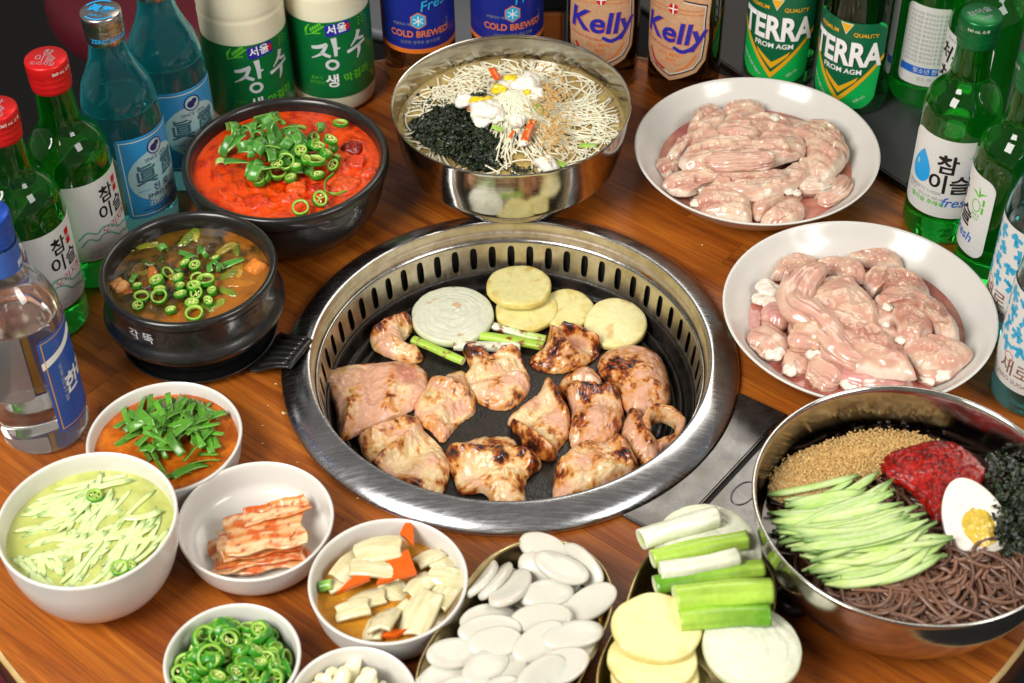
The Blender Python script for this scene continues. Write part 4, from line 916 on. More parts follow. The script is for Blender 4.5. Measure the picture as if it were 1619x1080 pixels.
curl = thing('grilled_meat', v, f, F_MEAT, cook(v, info, 67, .55, .42, .6), 'rolled grilled intestine with a hollow curled end against the steel rim', 'grilled meat')
rb = ribbon_meat([pz(1258, 745, -.031), pz(1258, 700, -.029), pz(1295, 678, -.028), pz(1345, 690, -.028), pz(1378, 725, -.029), pz(1355, 775, -.031), pz(1300, 795, -.032)], 0.0105, 0.0040, 71, None, .6, .40, .35)
rb.name = 'curled_end'; rb.location = rb.location - curl.location; rb.parent = curl
for k in ('category', 'label'):
    if k in rb: del rb[k]
# ------------------------------------------------------------------ vegetables on the grill
def slab_disc(R, t, seed, ell=1.0, wob=0.04, S=64, edge=0.25):
    """thick slice with soft edge; returns verts, faces, rho, is_side"""
    prof = [(0.0, t), (0.2, t), (0.4, t), (0.6, t), (0.8, t), (0.92, t), (0.97, t * 0.96), (1.0, t * (1 - edge)), (1.0, t * edge), (0.97, t * 0.04), (0.9, 0), (0.5, 0), (0.0, 0)]
    v, f = lathe([(r * R, z) for r, z in prof], S); rho = np.concatenate([[0] if r == 0 else np.full(S, r) for r, _ in prof]); side = np.concatenate([[0] if r == 0 else np.full(S, 1.0 if (r >= 0.97) else 0.0) for r, z in prof])
    ang = np.arctan2(v[:, 1], v[:, 0]); k = 1 + wob * np.array([fbm((math.cos(a) * 1.2, math.sin(a) * 1.2, 0), 1.0, 2, seed) for a in ang]); v[:, 0] *= k; v[:, 1] *= k * ell
    return v, f, rho, side
def potato(px, py, R, t, z, seed, lab, group, ell=1.0, tilt=(0, 0), rz=0.0, brown=0.5, conv=G, light=0.0):
    v, f, rho, side = slab_disc(R, t, seed, ell, 0.05)
    n = fbma(v, 110, 3, seed); c = lerp3(C['pot'] * 1.02, C['potd'], sstep(0.2, 0.9, 0.6 * n + 0.6 * rho ** 4)); c = c * (1 - light) + np.array(hx('#e8e0ae')) * light
    c = c * (1 - 0.35 * side)[:, None] + C['potd'][None] * (0.35 * side)[:, None]
    if brown: m = sstep(0.52, 0.7, fbma(v, 95, 2, seed + 7) * 1.1 + 0.05) * brown; c = c * (1 - m)[:, None] + C['gold'][None] * m[:, None]
    v[:, 2] += 0.0005 * fbma(v, 160, 3, seed)
    o = mk('potato_slice', v, f, F_VEG, cols=c); q = at(*conv(px, py), z + t); pinit(o, (q[0], q[1], z), (R_(tilt[0]), R_(tilt[1]), rz)); return tag(o, lab, 'potato slice', group)
def onion(px, py, R, t, z, seed, lab, group, tilt=(0, 0), conv=G, brown=True, ctr=(0.15, 0.1), ell=1.0):
    nr, S = 40, 72; v, f = disc_grid(R, nr, S)
    off = np.array(ctr) * R; rho = np.linalg.norm(v[:, :2], axis=1) / R
    v[:, :2] += off[None] * (1 - rho)[:, None]
    ringp = rho ** 1.15 * 6.5 + 1.1 * np.array([fbm((p[0] * 40, p[1] * 40, 0), 1, 2, seed) for p in v]); saw = np.abs((ringp % 1.0) - 0.5) * 2
    groove = sstep(0.72, 0.98, saw)
    v[:, 2] = t + 0.0016 * (1 - rho ** 2) - 0.00045 * groove + 0.0004 * fbma(v, 120, 3, seed); v[:, 1] *= ell
    c = lerp3(C['onion'] * 1.03, C['onion2'], np.clip(0.28 * groove + 0.3 * sstep(0.8, 1.0, rho), 0, 1))
    n = len(v); ed = list(range(n - S, n)); b1 = v[ed].copy(); b1[:, :2] *= 1.02; b1[:, 2] = t * 0.5; b2 = v[ed].copy(); b2[:, :2] *= 0.97; b2[:, 2] = 0
    v = np.vstack([v, b1, b2, [[0, 0, 0]]])
    for k in range(S): k2 = (k + 1) % S; f += [(n - S + k, n + k, n + k2, n - S + k2), (n + k, n + S + k, n + S + k2, n + k2), (n + S + k, n + 2 * S, n + S + k2)]
    cc = np.vstack([c, np.tile(C['onion2'], (2 * S + 1, 1))])
    if brown: m = 0.6 * sstep(0.66, 0.8, fbma(v, 90, 2, seed + 3) + 0.12 * (np.linalg.norm(v[:, :2], axis=1) > 0.9 * R)); cc = cc * (1 - m)[:, None] + C['gold'][None] * m[:, None]
    o = mk('onion_slice', v, f, F_VEG, cols=cc); q = at(*conv(px, py), z + t); pinit(o, (q[0], q[1], z), (R_(tilt[0]), R_(tilt[1]), 0)); return tag(o, lab, 'onion slice', group)
onion(595, 336, 0.0352, 0.0095, ZP + 0.001, 5, 'thick round onion slice frying on the iron plate', None)
potato(985, 315, 0.0245, 0.006, ZP + 0.001, 3, 'potato slice lying between two others on the iron plate', None, rz=1.0)
potato(848, 318, 0.0280, 0.006, ZP + 0.002, 8, 'potato slice underneath the topmost one on the iron plate', None, ell=0.95, rz=0.4)
potato(1153, 362, 0.0272, 0.007, ZP + 0.003, 12, 'potato slice leaning beside the smooth grilled piece', None, tilt=(6, -6), rz=0.7, light=0.45)
potato(823, 237, 0.0285, 0.007, ZP + 0.0105, 15, 'potato slice lying on top of another one by the slotted wall', None, tilt=(2, 3), rz=2.0)
def stalk(p0, p1, r, c0, c1, lab, name='scallion_stalk', cat='scallion', group=None, flat=0.8, sag=0.0, seed=0, mat=None, ends=None, roast=0.0, n=26):
    p0, p1 = np.array(p0, float), np.array(p1, float); t = np.linspace(0, 1, n)[:, None]; pa = p0 + (p1 - p0) * t; pa[:, 2] += sag * np.sin(np.pi * t[:, 0])
    dn = np.cross(p1 - p0, [0, 0, 1.0]); dn /= np.linalg.norm(dn) + 1e-9; pa += dn[None] * (0.04 * np.linalg.norm(p1 - p0) * np.sin(np.pi * t) * (((seed * 7) % 5) - 2) / 4)
    v, f, stp = sweep(pa, r * (1 + 0.05 * np.sin(t[:, 0] * 9 + seed)), r * flat, 22, up=(0, 0, 1))
    # end caps with rings
    m = stp[:, 0]; n1 = fbma(v, 160, 3, seed); streak = np.array([fbm((a * 2.4, s * 1.2, 0), 1.0, 3, seed) for s, a in stp])
    rad = np.repeat(pa, 22, 0); v = rad + (v - rad) * (1 + 0.05 * streak)[:, None]
    c = lerp3(c0, c1, np.clip(m + 0.15 * n1, 0, 1)) * (1 + 0.30 * streak)[:, None]
    if roast: w = sstep(0.35, 0.7, n1 + roast - 0.2 + 0.25 * (np.abs(m - 0.5) > 0.42)); c = c * (1 - w)[:, None] + C['brown'][None] * w[:, None]
    f = f[:-2]; V_ = [v]; Cc = [c]; k0 = len(v)
    for end, base, dr in ((0, 0, -1), (n - 1, (n - 1) * 22, 1)):
        ax = (pa[1] - pa[0]) if end == 0 else (pa[-1] - pa[-2]); ax = ax / np.linalg.norm(ax)
        rim = v[base:base + 22]; ce = rim.mean(0)
        for q, dep, col in ((0.86, 0.0, np.array(hx('#eef0d6'))), (0.55, -0.0006, np.array(hx('#dfe8b0'))), (0.25, -0.0012, np.array(hx('#c6d884')))):
            V_.append(ce + (rim - ce) * q + ax * dr * dep); Cc.append(np.tile(col * 0.95, (22, 1)))
        rows = [list(range(base, base + 22)), list(range(k0, k0 + 22)), list(range(k0 + 22, k0 + 44)), list(range(k0 + 44, k0 + 66))]; k0 += 66
        for a, b in zip(rows[:-1], rows[1:]):
            for k in range(22): k2 = (k + 1) % 22; q = (a[k], a[k2], b[k2], b[k]); f.append(q if dr < 0 else q[::-1])
        f.append(tuple(rows[-1]) if dr < 0 else tuple(rows[-1][::-1]))
    return thing(name, np.vstack(V_), f, mat or F_VEG, np.clip(np.vstack(Cc), 0, 1), lab, cat, group)
zs = ZP + 0.0055
stalk(G3(460, 425, zs), G3(632, 500, zs), 0.0040, C['leek'], C['leek'] * 1.1, 'thin green scallion stalk pointing away from the onion slice', seed=1, roast=0.15)
stalk(G3(735, 378, zs), G3(915, 425, zs), 0.0040, C['leekw'], C['leek'], 'scallion stalk touching the potato slices on the grill', seed=2, roast=0.35)
stalk(G3(690, 412, zs + .001), G3(905, 448, zs), 0.0046, C['leek'] * 1.15, C['leek'], 'broad light green scallion stalk on the grill', seed=3, roast=0.15)
stalk(G3(600, 446, zs), G3(826, 452, zs), 0.0052, C['leekw'], C['leekw'], 'white scallion stalk with browned ends on the grill', seed=4, roast=0.4)
# ------------------------------------------------------------------ raw plates
def fold(path, hw, th, seed, wr=0.0018, wn=7.0, pal=('raw', 'raw2'), conv=None, n=96, sides=56, z=0.03, endr=0.25, lump=0.002):
    """flattened wet strip along a traced path with wrinkles along its length"""
    pts = [];
    for q in path:
        w = conv(q[0], q[1]); zz = q[2] if len(q) > 2 else z; a = at(w[0], w[1], zz); pts.append(a)
    pa = catmull(pts, n); t = np.linspace(0, 1, n)
    e = np.clip(np.minimum(t, 1 - t) / endr, 0, 1); e = np.sqrt(np.clip(1 - (1 - e) ** 2, 0.02, 1))
    wob = 1 + 0.18 * np.array([fbm((x * 5, 0, 0), 1, 2, seed) for x in t])
    v, f, stp = sweep(pa, hw * e * wob, th * (0.35 + 0.65 * e), sides, up=(0, 0, 1))
    s, a = stp[:, 0], stp[:, 1]; L = np.linalg.norm(np.diff(pa, axis=0), axis=1).sum()
    N = normals(v, f); N *= np.sign((N * (v - np.repeat(pa, sides, 0))).sum(1))[:, None]
    wr_ = np.array([fbm((x * L / 0.055, math.cos(b) * wn * 0.5, math.sin(b) * wn * 0.5), 1.0, 3, seed) for x, b in zip(s, a)])
    big = fbma(v, 48, 2, seed + 3)
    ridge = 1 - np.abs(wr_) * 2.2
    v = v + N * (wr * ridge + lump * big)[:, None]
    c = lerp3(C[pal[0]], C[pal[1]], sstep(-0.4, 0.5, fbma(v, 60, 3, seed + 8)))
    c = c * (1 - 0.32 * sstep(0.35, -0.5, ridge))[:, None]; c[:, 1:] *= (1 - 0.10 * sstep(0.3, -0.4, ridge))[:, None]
    fatm = sstep(0.42, 0.75, fbma(v, 85, 3, seed + 19)) * 0.6; c = c * (1 - fatm)[:, None] + C['fat'][None] * fatm[:, None]
    return v, f, np.clip(c, 0, 1)
def keep_in(v, xy):
    d = v[:, :2] - np.array(xy)[None]; r = np.linalg.norm(d, axis=1); zz = np.clip(v[:, 2], 0.0105, 0.044); lim = np.array([wall_r(plate_prof, z) for z in zz]) - 0.0012
    k = np.minimum(1, lim / (r + 1e-9)); v[:, :2] = np.array(xy)[None] + d * k[:, None]; v[:, 2] = np.maximum(v[:, 2], 0.0100); return v
def fat(px, py, z, r, seed, conv, lab, group):
    v, f = lathe([(0, -1)] + [(math.cos(R_(q)), math.sin(R_(q))) for q in range(-75, 90, 12)] + [(0, 1)], 36); v = v * r * 0.9; v[:, 2] *= 0.5
    N = v / np.linalg.norm(v, axis=1)[:, None]; v = v + N * (r * 0.28 * fbma(v / r, 1.2, 3, seed))[:, None]
    w = conv(px, py); q = at(w[0], w[1], z)
    o = mk('fat_lump', v, f, F_RAW, cols=np.tile(C['fat'] * 0.98, (len(v), 1))); o.location = V(q); return tag(o, lab, 'fat', group)
CA = lambda x, y: (1030 + x / 4.906, 150 + y / 4.906)
CB = lambda x, y: (1180 + x / 4.26, 380 + y / 4.26)
LA = 'thin wrinkled strip of raw intestine piled on the white plate'; GA = 'wrinkled raw intestines'
A_ = [([(560, 95, .030), (720, 85, .033), (870, 120, .030)], .011, .006, 1), ([(150, 450, .030), (280, 290, .036), (400, 190, .036), (580, 140, .032)], .017, .008, 2), ([(540, 215, .038), (760, 190, .042), (1080, 235, .038)], .013, .008, 3),
      ([(520, 290, .042), (680, 280, .044), (820, 310, .042)], .009, .006, 4), ([(1110, 270, .036), (1300, 270, .042), (1440, 390, .040), (1370, 580, .034)], .021, .010, 5), ([(230, 470, .040), (480, 420, .046), (780, 420, .048), (980, 400, .047), (1175, 400, .044)], .0185, .008, 6),
      ([(90, 690, .030), (250, 620, .038), (520, 600, .042), (850, 600, .043), (1080, 620, .040)], .0125, .008, 7), ([(160, 720, .030), (420, 680, .036), (760, 700, .038), (960, 740, .036)], .011, .007, 8), ([(500, 720, .034), (820, 770, .036), (1010, 720, .036), (1220, 560, .036)], .010, .006, 9),
      ([(320, 850, .026), (520, 820, .032), (760, 900, .028)], .0185, .010, 10), ([(790, 850, .028), (900, 870, .031), (1040, 800, .030)], .010, .008, 11), ([(840, 960, .026), (1000, 920, .031), (1180, 880, .028)], .013, .009, 12), ([(1290, 820, .026), (1420, 760, .028), (1510, 660, .027)], .0095, .006, 13),
      ([(30, 580, .026), (120, 545, .028), (240, 570, .029)], .0085, .006, 14), ([(1150, 700, .030), (1280, 700, .032), (1400, 660, .030)], .009, .006, 15), ([(300, 330, .030), (600, 360, .034), (1000, 330, .034), (1300, 450, .032)], .026, .009, 16), ([(300, 760, .024), (700, 780, .026), (1150, 720, .026)], .022, .008, 17), ([(380, 230, .040), (560, 250, .044), (700, 240, .044)], .012, .007, 18), ([(700, 130, .036), (860, 150, .039), (1010, 190, .038)], .010, .006, 19), ([(1240, 330, .042), (1380, 400, .044), (1460, 520, .038)], .013, .007, 20), ([(420, 520, .048), (700, 510, .050), (940, 500, .049)], .009, .006, 41), ([(980, 660, .042), (1100, 600, .043), (1210, 500, .042)], .010, .006, 42)]
A_ = [a for a in A_ if a[3] in (16, 17, 13, 15, 4, 41)]
for path, hw, th, sd in A_:
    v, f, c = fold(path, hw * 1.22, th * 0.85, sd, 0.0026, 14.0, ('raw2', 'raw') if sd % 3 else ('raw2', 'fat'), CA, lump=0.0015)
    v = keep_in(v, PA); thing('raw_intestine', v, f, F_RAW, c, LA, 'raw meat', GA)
for i, (x, y, r) in enumerate([(1060, 745, .0055), (1130, 760, .0045), (400, 735, .0045), (340, 840, .005), (1215, 600, .004), (950, 180, .006)]): fat(x, y, .036 if y > 500 else .044, r, i, CA, 'small pale fat lump among the wrinkled raw intestines', 'fat lumps on the intestine plate')
LB = 'thick smooth glossy fold of raw tripe on the white plate'; GB = 'smooth raw tripe folds'
B_ = [([(700, 100, .024), (850, 110, .030), (1040, 170, .026)], .0125, .009, 21), ([(810, 260, .032), (960, 220, .036), (1100, 250, .036), (1240, 340, .030)], .015, .010, 22), ([(880, 370, .036), (1060, 350, .040), (1250, 430, .038), (1420, 620, .030)], .016, .010, 23),
      ([(980, 470, .038), (1120, 520, .042), (1230, 600, .040)], .014, .010, 24), ([(1080, 680, .036), (1240, 700, .036), (1480, 760, .030)], .021, .011, 25), ([(1100, 820, .030), (1280, 850, .028), (1420, 800, .026)], .017, .009, 26),
      ([(200, 220, .028), (320, 160, .032), (470, 150, .032)], .015, .010, 27), ([(480, 150, .036), (620, 170, .036), (780, 240, .032)], .014, .009, 28), ([(540, 180, .050), (430, 240, .050), (340, 350, .048), (340, 450, .046), (470, 530, .046), (580, 650, .044), (700, 790, .040), (860, 860, .034)], .0125, .0095, 29),
      ([(520, 300, .046), (660, 340, .050), (760, 470, .050), (840, 620, .046), (960, 780, .038)], .026, .012, 30), ([(30, 660, .026), (140, 690, .030), (250, 790, .028)], .015, .011, 31), ([(250, 850, .026), (330, 830, .027), (420, 900, .025)], .012, .009, 32), ([(440, 820, .032), (540, 880, .030), (640, 960, .026)], .018, .010, 33),
      ([(110, 520, .026), (220, 510, .030), (320, 540, .030)], .015, .009, 34), ([(330, 640, .036), (420, 650, .040), (500, 690, .036)], .016, .012, 35), ([(620, 900, .030), (850, 930, .030), (1060, 960, .026)], .013, .008, 36), ([(300, 500, .030), (700, 600, .034), (1100, 700, .032)], .034, .010, 37)]
B_ = [b for b in B_ if b[3] in (29, 31, 32, 33, 34, 35, 36, 37, 26)]
for path, hw, th, sd in B_:
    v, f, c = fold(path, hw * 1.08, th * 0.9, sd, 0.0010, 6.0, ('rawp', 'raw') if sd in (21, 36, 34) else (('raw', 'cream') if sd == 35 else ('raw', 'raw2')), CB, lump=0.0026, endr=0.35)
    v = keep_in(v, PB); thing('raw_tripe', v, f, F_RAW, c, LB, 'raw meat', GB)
for i, (x, y, z, r) in enumerate([(150, 330, .034, .011), (170, 420, .032, .009), (90, 400, .029, .008), (940, 565, .048, .0035), (1035, 670, .042, .005), (950, 450, .044, .005), (460, 760, .036, .010), (540, 800, .034, .008), (1310, 900, .032, .009), (1390, 860, .031, .007), (1230, 930, .030, .008), (190, 760, .034, .009), (300, 870, .030, .007), (700, 960, .030, .009)]): fat(x, y, z, r, 50 + i, CB, 'lumpy white fat clinging to the raw tripe', 'fat lumps on the tripe plate')
def raw_sheet(outl, z0, t, sd, ang, amp, freq, conv, xy, name, lab, grp, c_lo, c_hi, c_mid, bigr=0.0022):
    v, f, info = blob(outl, z0, t, sd, bigr, 0.0003, conv=lambda a, b: at(*conv(a, b), z0 + t * 0.5), S=120, K=44, power=5.0, wr=(amp, ang, freq))
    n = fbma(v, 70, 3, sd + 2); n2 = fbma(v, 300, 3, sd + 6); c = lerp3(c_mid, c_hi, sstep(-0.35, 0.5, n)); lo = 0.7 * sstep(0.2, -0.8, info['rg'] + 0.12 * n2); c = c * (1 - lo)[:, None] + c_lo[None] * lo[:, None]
    e = 0.55 * sstep(0.86, 1.0, info['rho'] + 0.12 * n); c = c * (1 - e)[:, None] + C['fat'][None] * e[:, None]
    rd = 0.30 * sstep(0.45, 0.8, fbma(v, 45, 2, sd + 13)); c = c * (1 - rd)[:, None] + C['rawp'][None] * rd[:, None]
    v = keep_in(v, xy); return thing(name, v, f, F_RAW, np.clip(c, 0, 1), lab, 'raw meat', grp)
lo_, mi_, hi_ = np.array(hx('#b0705e')), np.array(hx('#cfa38e')), np.array(hx('#dcc0a6'))
for i, (outl, z, t, an, lab) in enumerate([
    ([(560, 110), (620, 60), (760, 50), (870, 90), (860, 140), (700, 150), (590, 160)], .029, .008, 0, 'small wrinkled raw intestine sheet beside the emerald labelled bottles'),
    ([(120, 470), (170, 390), (260, 320), (290, 230), (340, 130), (440, 70), (560, 100), (600, 180), (520, 280), (420, 330), (300, 390), (220, 480)], .030, .010, 45, 'wrinkled raw intestine sheet next to the noodle bowl side of the pile'),
    ([(540, 230), (600, 160), (720, 170), (900, 150), (1050, 190), (1090, 250), (960, 280), (820, 330), (700, 330), (560, 290)], .036, .010, -12, 'crumpled raw intestine with curled folds above the long pale band'),
    ([(1080, 260), (1180, 200), (1320, 190), (1440, 260), (1520, 380), (1530, 470), (1450, 580), (1350, 650), (1250, 630), (1200, 500), (1180, 380)], .032, .013, -40, 'large fan of raw intestine pleats beside the green beer bottle'),
    ([(30, 560), (100, 500), (210, 510), (230, 570), (120, 630)], .025, .007, 10, 'small flap of raw intestine sticking out of the pile'),
    ([(80, 690), (140, 620), (280, 590), (450, 570), (700, 570), (860, 570), (1080, 600), (1080, 660), (960, 700), (760, 740), (560, 690), (400, 690), (280, 760), (140, 740)], .034, .010, 5, 'long folded raw intestine band just in front of the palest one'),
    ([(480, 700), (620, 720), (800, 770), (980, 700), (1100, 660), (1220, 480), (1240, 560), (1190, 660), (1050, 740), (900, 800), (760, 800), (560, 750)], .034, .008, 15, 'narrow raw intestine strip ending beside the pleated fan'),
    ([(220, 520), (260, 420), (400, 340), (560, 320), (760, 340), (900, 350), (1160, 320), (1180, 450), (1050, 500), (850, 560), (700, 550), (480, 580), (300, 570)], .040, .010, 2, 'long pale raw intestine band lying across the top of the pile'),
    ([(330, 830), (380, 740), (480, 690), (620, 720), (740, 770), (780, 880), (760, 980), (600, 990), (430, 940), (350, 900)], .027, .015, -10, 'plump raw intestine fold by the plate rim facing the grill'),
    ([(780, 860), (860, 800), (1040, 790), (960, 860), (830, 950)], .028, .010, 20, 'short rolled raw intestine next to the plump fold'),
    ([(850, 960), (960, 860), (1100, 810), (1180, 850), (1180, 930), (1080, 1000), (920, 1000)], .027, .011, 30, 'rounded raw intestine piece resting in the pink juice')]):
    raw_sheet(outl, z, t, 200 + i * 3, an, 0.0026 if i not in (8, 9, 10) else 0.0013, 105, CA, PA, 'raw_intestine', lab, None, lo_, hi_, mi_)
lo_, mi_, hi_ = np.array(hx('#b37462')), np.array(hx('#cc9c88')), np.array(hx('#d9b69c'))
for i, (outl, z, t, an, lab) in enumerate([
    ([(690, 100), (780, 65), (950, 65), (1040, 130), (1050, 190), (900, 170), (760, 150)], .026, .009, -10, 'rosy raw tripe fold farthest from the grill rim'),
    ([(170, 230), (240, 110), (400, 90), (480, 130), (380, 200), (300, 260), (240, 250)], .028, .010, 20, 'tan raw tripe fold behind the white fat'),
    ([(480, 140), (560, 110), (700, 120), (790, 180), (800, 270), (700, 250), (580, 220)], .032, .009, -20, 'pale raw tripe fold behind the looped one'),
    ([(800, 230), (880, 180), (1000, 190), (1150, 230), (1240, 330), (1180, 370), (1050, 330), (920, 330), (840, 350)], .032, .012, -20, 'smooth raw tripe fold above the long curved one'),
    ([(870, 370), (980, 300), (1120, 310), (1280, 390), (1380, 500), (1440, 640), (1350, 650), (1260, 570), (1150, 470), (1000, 440), (900, 440)], .036, .012, -45, 'long curved raw tripe fold beside the pink juice'),
    ([(980, 450), (1100, 430), (1220, 500), (1260, 590), (1200, 640), (1100, 710), (1030, 620)], .036, .012, -40, 'rosy raw tripe bulge inside the long curved fold'),
    ([(1060, 720), (1200, 640), (1350, 650), (1500, 720), (1530, 790), (1420, 860), (1280, 880), (1160, 850), (1090, 790)], .030, .013, -10, 'wide creased raw tripe piece next to the teal bottle'),
    ([(330, 330), (420, 280), (560, 230), (700, 240), (800, 330), (880, 430), (900, 560), (1000, 680), (1100, 800), (1140, 900), (1000, 900), (850, 880), (720, 840), (600, 720), (480, 560), (330, 480), (270, 420)], .036, .013, -52, 'broad smooth raw tripe sheet covering the middle of the plate')]):
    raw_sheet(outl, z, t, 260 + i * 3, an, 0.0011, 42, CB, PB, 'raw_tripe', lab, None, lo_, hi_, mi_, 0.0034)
def pool(name, xy, z, R, seed, col, col2, lab, cat, mat=None, amp=0.0006, zoff=0.0):
    v, f = disc_grid(R, 40, 96); n = fbma(v, 70, 3, seed); n2 = fbma(v, 210, 3, seed + 4); v[:, 2] += amp * n
    c = lerp3(col, col2, sstep(-0.3, 0.5, n * 0.7 + n2 * 0.5)); o = mk(name, v, f, mat or F_SOUP, cols=c); o.location = (xy[0], xy[1], z); return tag(o, lab, cat)
pool('meat_juice', PA, 0.0255, wall_r(plate_prof, 0.0255) - 0.0003, 2, np.array(hx('#b5695a')), np.array(hx('#c98a78')), 'thin pink meat juice under the wrinkled intestines', 'juice', amp=0.0002)
pool('meat_juice', PB, 0.0255, wall_r(plate_prof, 0.0255) - 0.0003, 3, np.array(hx('#ab5c50')), np.array(hx('#c07a6c')), 'thin pink meat juice around the smooth tripe', 'juice', amp=0.0002)
# ================================================================== BOWL CONTENTS
# ---- small repeated pieces ------------------------------------------------------
def chili_mesh(ro, h, seed, ell=0.85, core=True, cut=False):
    S = 26; w = 0.0015 + 0.0005 * ((seed * 3) % 4) / 3
    prof = [(ro - 0.0001, 0.0), (ro, h * 0.3), (ro, h * 0.75), (ro - 0.0002, h), (ro - w * 0.6, h + 0.0001), (ro - w, h), (ro - w - 0.0001, h * 0.5), (ro - w, 0.0), (ro - w * 0.5, -0.0001)]
    v, f = lathe(prof, S, True); cl = [C['chil'], C['chil'] * 1.1, C['chil'] * 1.15, C['chill'] * 0.7, C['chill'], C['chili'], C['chili'] * 0.75, C['chili'], C['chill']]
    c = np.repeat(np.array(cl), S, 0); parts = [(v, f)]; cs = [c]
    if core:
        rs = random.Random(seed)
        for k in range(3):
            a = 2 * math.pi * (k / 3.0) + rs.random(); p = np.array([[math.cos(a) * (ro - w) * q, math.sin(a) * (ro - w) * q, h * 0.5] for q in (0.0, 0.35, 0.7, 1.0)])
            vv, ff, _ = sweep(p, [0.0009, 0.0006, 0.0005, 0.0007], h * 0.42, 6); parts.append((vv, ff)); cs.append(np.tile(C['chili'] * 1.05, (len(vv), 1)))
            if rs.random() < 0.8:
                a += 0.9; q = np.array([math.cos(a), math.sin(a), 0]) * (ro - w) * 0.55 + np.array([0, 0, h * 0.8])
                vv, ff, _ = sweep(np.array([q + np.array([math.cos(a * 3), math.sin(a * 3), 0.2]) * t for t in (-0.0011, -0.0006, 0, 0.0006, 0.0011)]), [0.0002, 0.0007, 0.0009, 0.0007, 0.0002], 0.0004, 8); parts.append((vv, ff)); cs.append(np.tile(C['seed'], (len(vv), 1)))
    v, f = join(parts); c = np.vstack(cs); v[:, 1] *= ell
    v[:, :2] *= (1 + 0.06 * np.array([fbm((p[0] * 150, p[1] * 150, 0), 1, 2, seed) for p in v]))[:, None]
    me = mk('t', v, f, F_GREEN, cols=np.clip(c, 0, 1)); m = me.data; bpy.data.objects.remove(me); m.name = 'chili_ring'; return m
CHILI = [chili_mesh(0.0050 + 0.0007 * (i % 4), 0.0034 + 0.0012 * (i % 3), i, 0.72 + 0.09 * (i % 4), i % 4 != 3) for i in range(8)]
def put(name, mesh, loc, rot, label, cat, group, scale=1.0):
    o = bpy.data.objects.new(name, mesh); COL.objects.link(o); o.location = V(loc); o.rotation_euler = rot; o.scale = (scale,) * 3; return tag(o, label, cat, group)
def band(L, w, bend, seed, c0, c1, th=0.0006, twist=0.0):
    """curved strip of scallion leaf"""
    n = 16; t = np.linspace(-0.5, 0.5, n)
    if abs(bend) > 1e-3: r = L / bend; pa = np.stack([r * np.sin(t * bend), 0 * t, r * (np.cos(t * bend) - math.cos(bend / 2))], 1)
    else: pa = np.stack([t * L, 0 * t, 0 * t], 1)
    up = np.stack([np.sin(t * bend), np.sin(twist * t), np.cos(t * bend)], 1)
    v, f, stp = sweep(pa, w / 2, th, 10, up=up, power=0.7)
    k = np.clip(0.5 + 0.5 * np.sin(stp[:, 1]), 0, 1); c = lerp3(c1, c0, k) * (1 + 0.2 * np.array([fbm((s * 2, a, 0), 1, 2, seed) for s, a in stp]))[:, None]
    o = mk('t', v, f, F_GREEN, cols=np.clip(c, 0, 1)); m = o.data; bpy.data.objects.remove(o); m.name = 'scallion_piece'; return m
SCAL = [band(0.016 + 0.003 * (i % 3), 0.0050 + 0.0008 * (i % 4), [0.7, 2.4, 3.6, 1.4, 4.6, 0.3][i % 6], i, C['scal'] * (0.8 + 0.15 * (i % 4)), C['scall'] * 1.1, twist=0.5 * (i % 3)) for i in range(12)]
SCALW = [band(0.012, 0.006, 3.0, 40 + i, C['scall'] * 1.2, C['leekw'], 0.0009) for i in range(3)]
# ---- red stew -------------------------------------------------------------------
SX, SY = SW_; zst = 0.0590
v, f = disc_grid(wall_r(stew_prof, zst) + 0.0005, 60, 120); n1 = fbma(v, 60, 3, 3.1); n2 = fbma(v, 190, 4, 8.0); ridge = 1 - np.abs(fbma(v, 95, 3, 12.0)) * 2
rho = np.linalg.norm(v[:, :2], axis=1) / 0.08; fal = sstep(1.0, 0.82, rho); lump = sstep(-0.2, 0.5, -(v[:, 1]) * 14 + (v[:, 0]) * 6 + n1)
v[:, 2] += fal * (0.0012 * n1 + (0.0008 + 0.0022 * lump) * np.maximum(0, ridge) + 0.0006 * n2)
c = lerp3(np.array(hx('#dd4404')), np.array(hx('#b02002')), sstep(0.0, 0.6, n1 + 0.6 * n2)); m = sstep(0.4, 0.8, ridge * 0.6 + n2 * 0.5 + 0.1) * lump * 0.55; c = c * (1 - m)[:, None] + np.array(hx('#e0622a'))[None] * m[:, None]
o = mk('stew_broth', v, f, F_SAUCE, cols=c); o.location = (SX, SY, zst); tag(o, 'bright red oily kimchi stew broth in the wide black bowl', 'stew')
CS = lambda x, y: (280 + x / 4.762, 140 + y / 4.762)
def s3(x, y, z): return at(*CS(x, y), z)
ch_list = [(900, 760, .012, '#d8511c', 'squarish orange chunk sunk in red stew beneath the chilies'), (1080, 770, .011, '#b0240c', 'dark red chunk sunk in red stew behind the orange chunk'), (860, 850, .010, '#d9481a', 'rounded red orange chunk in stew nearest the bowl front'), (1260, 720, .014, '#d8501e', 'folded orange cabbage piece in stew under a long chili ring'), (1330, 560, .013, '#c93a14', 'ragged red cabbage piece at the stew bowl wall'), (1330, 460, .011, '#7a140c', 'dark crimson meat piece in stew beside the scallions'), (1440, 650, .010, '#d2441a', 'small red cabbage piece touching the stew bowl wall'), (600, 860, .013, '#cc3a12', 'broad flat red piece just under the stew surface')]
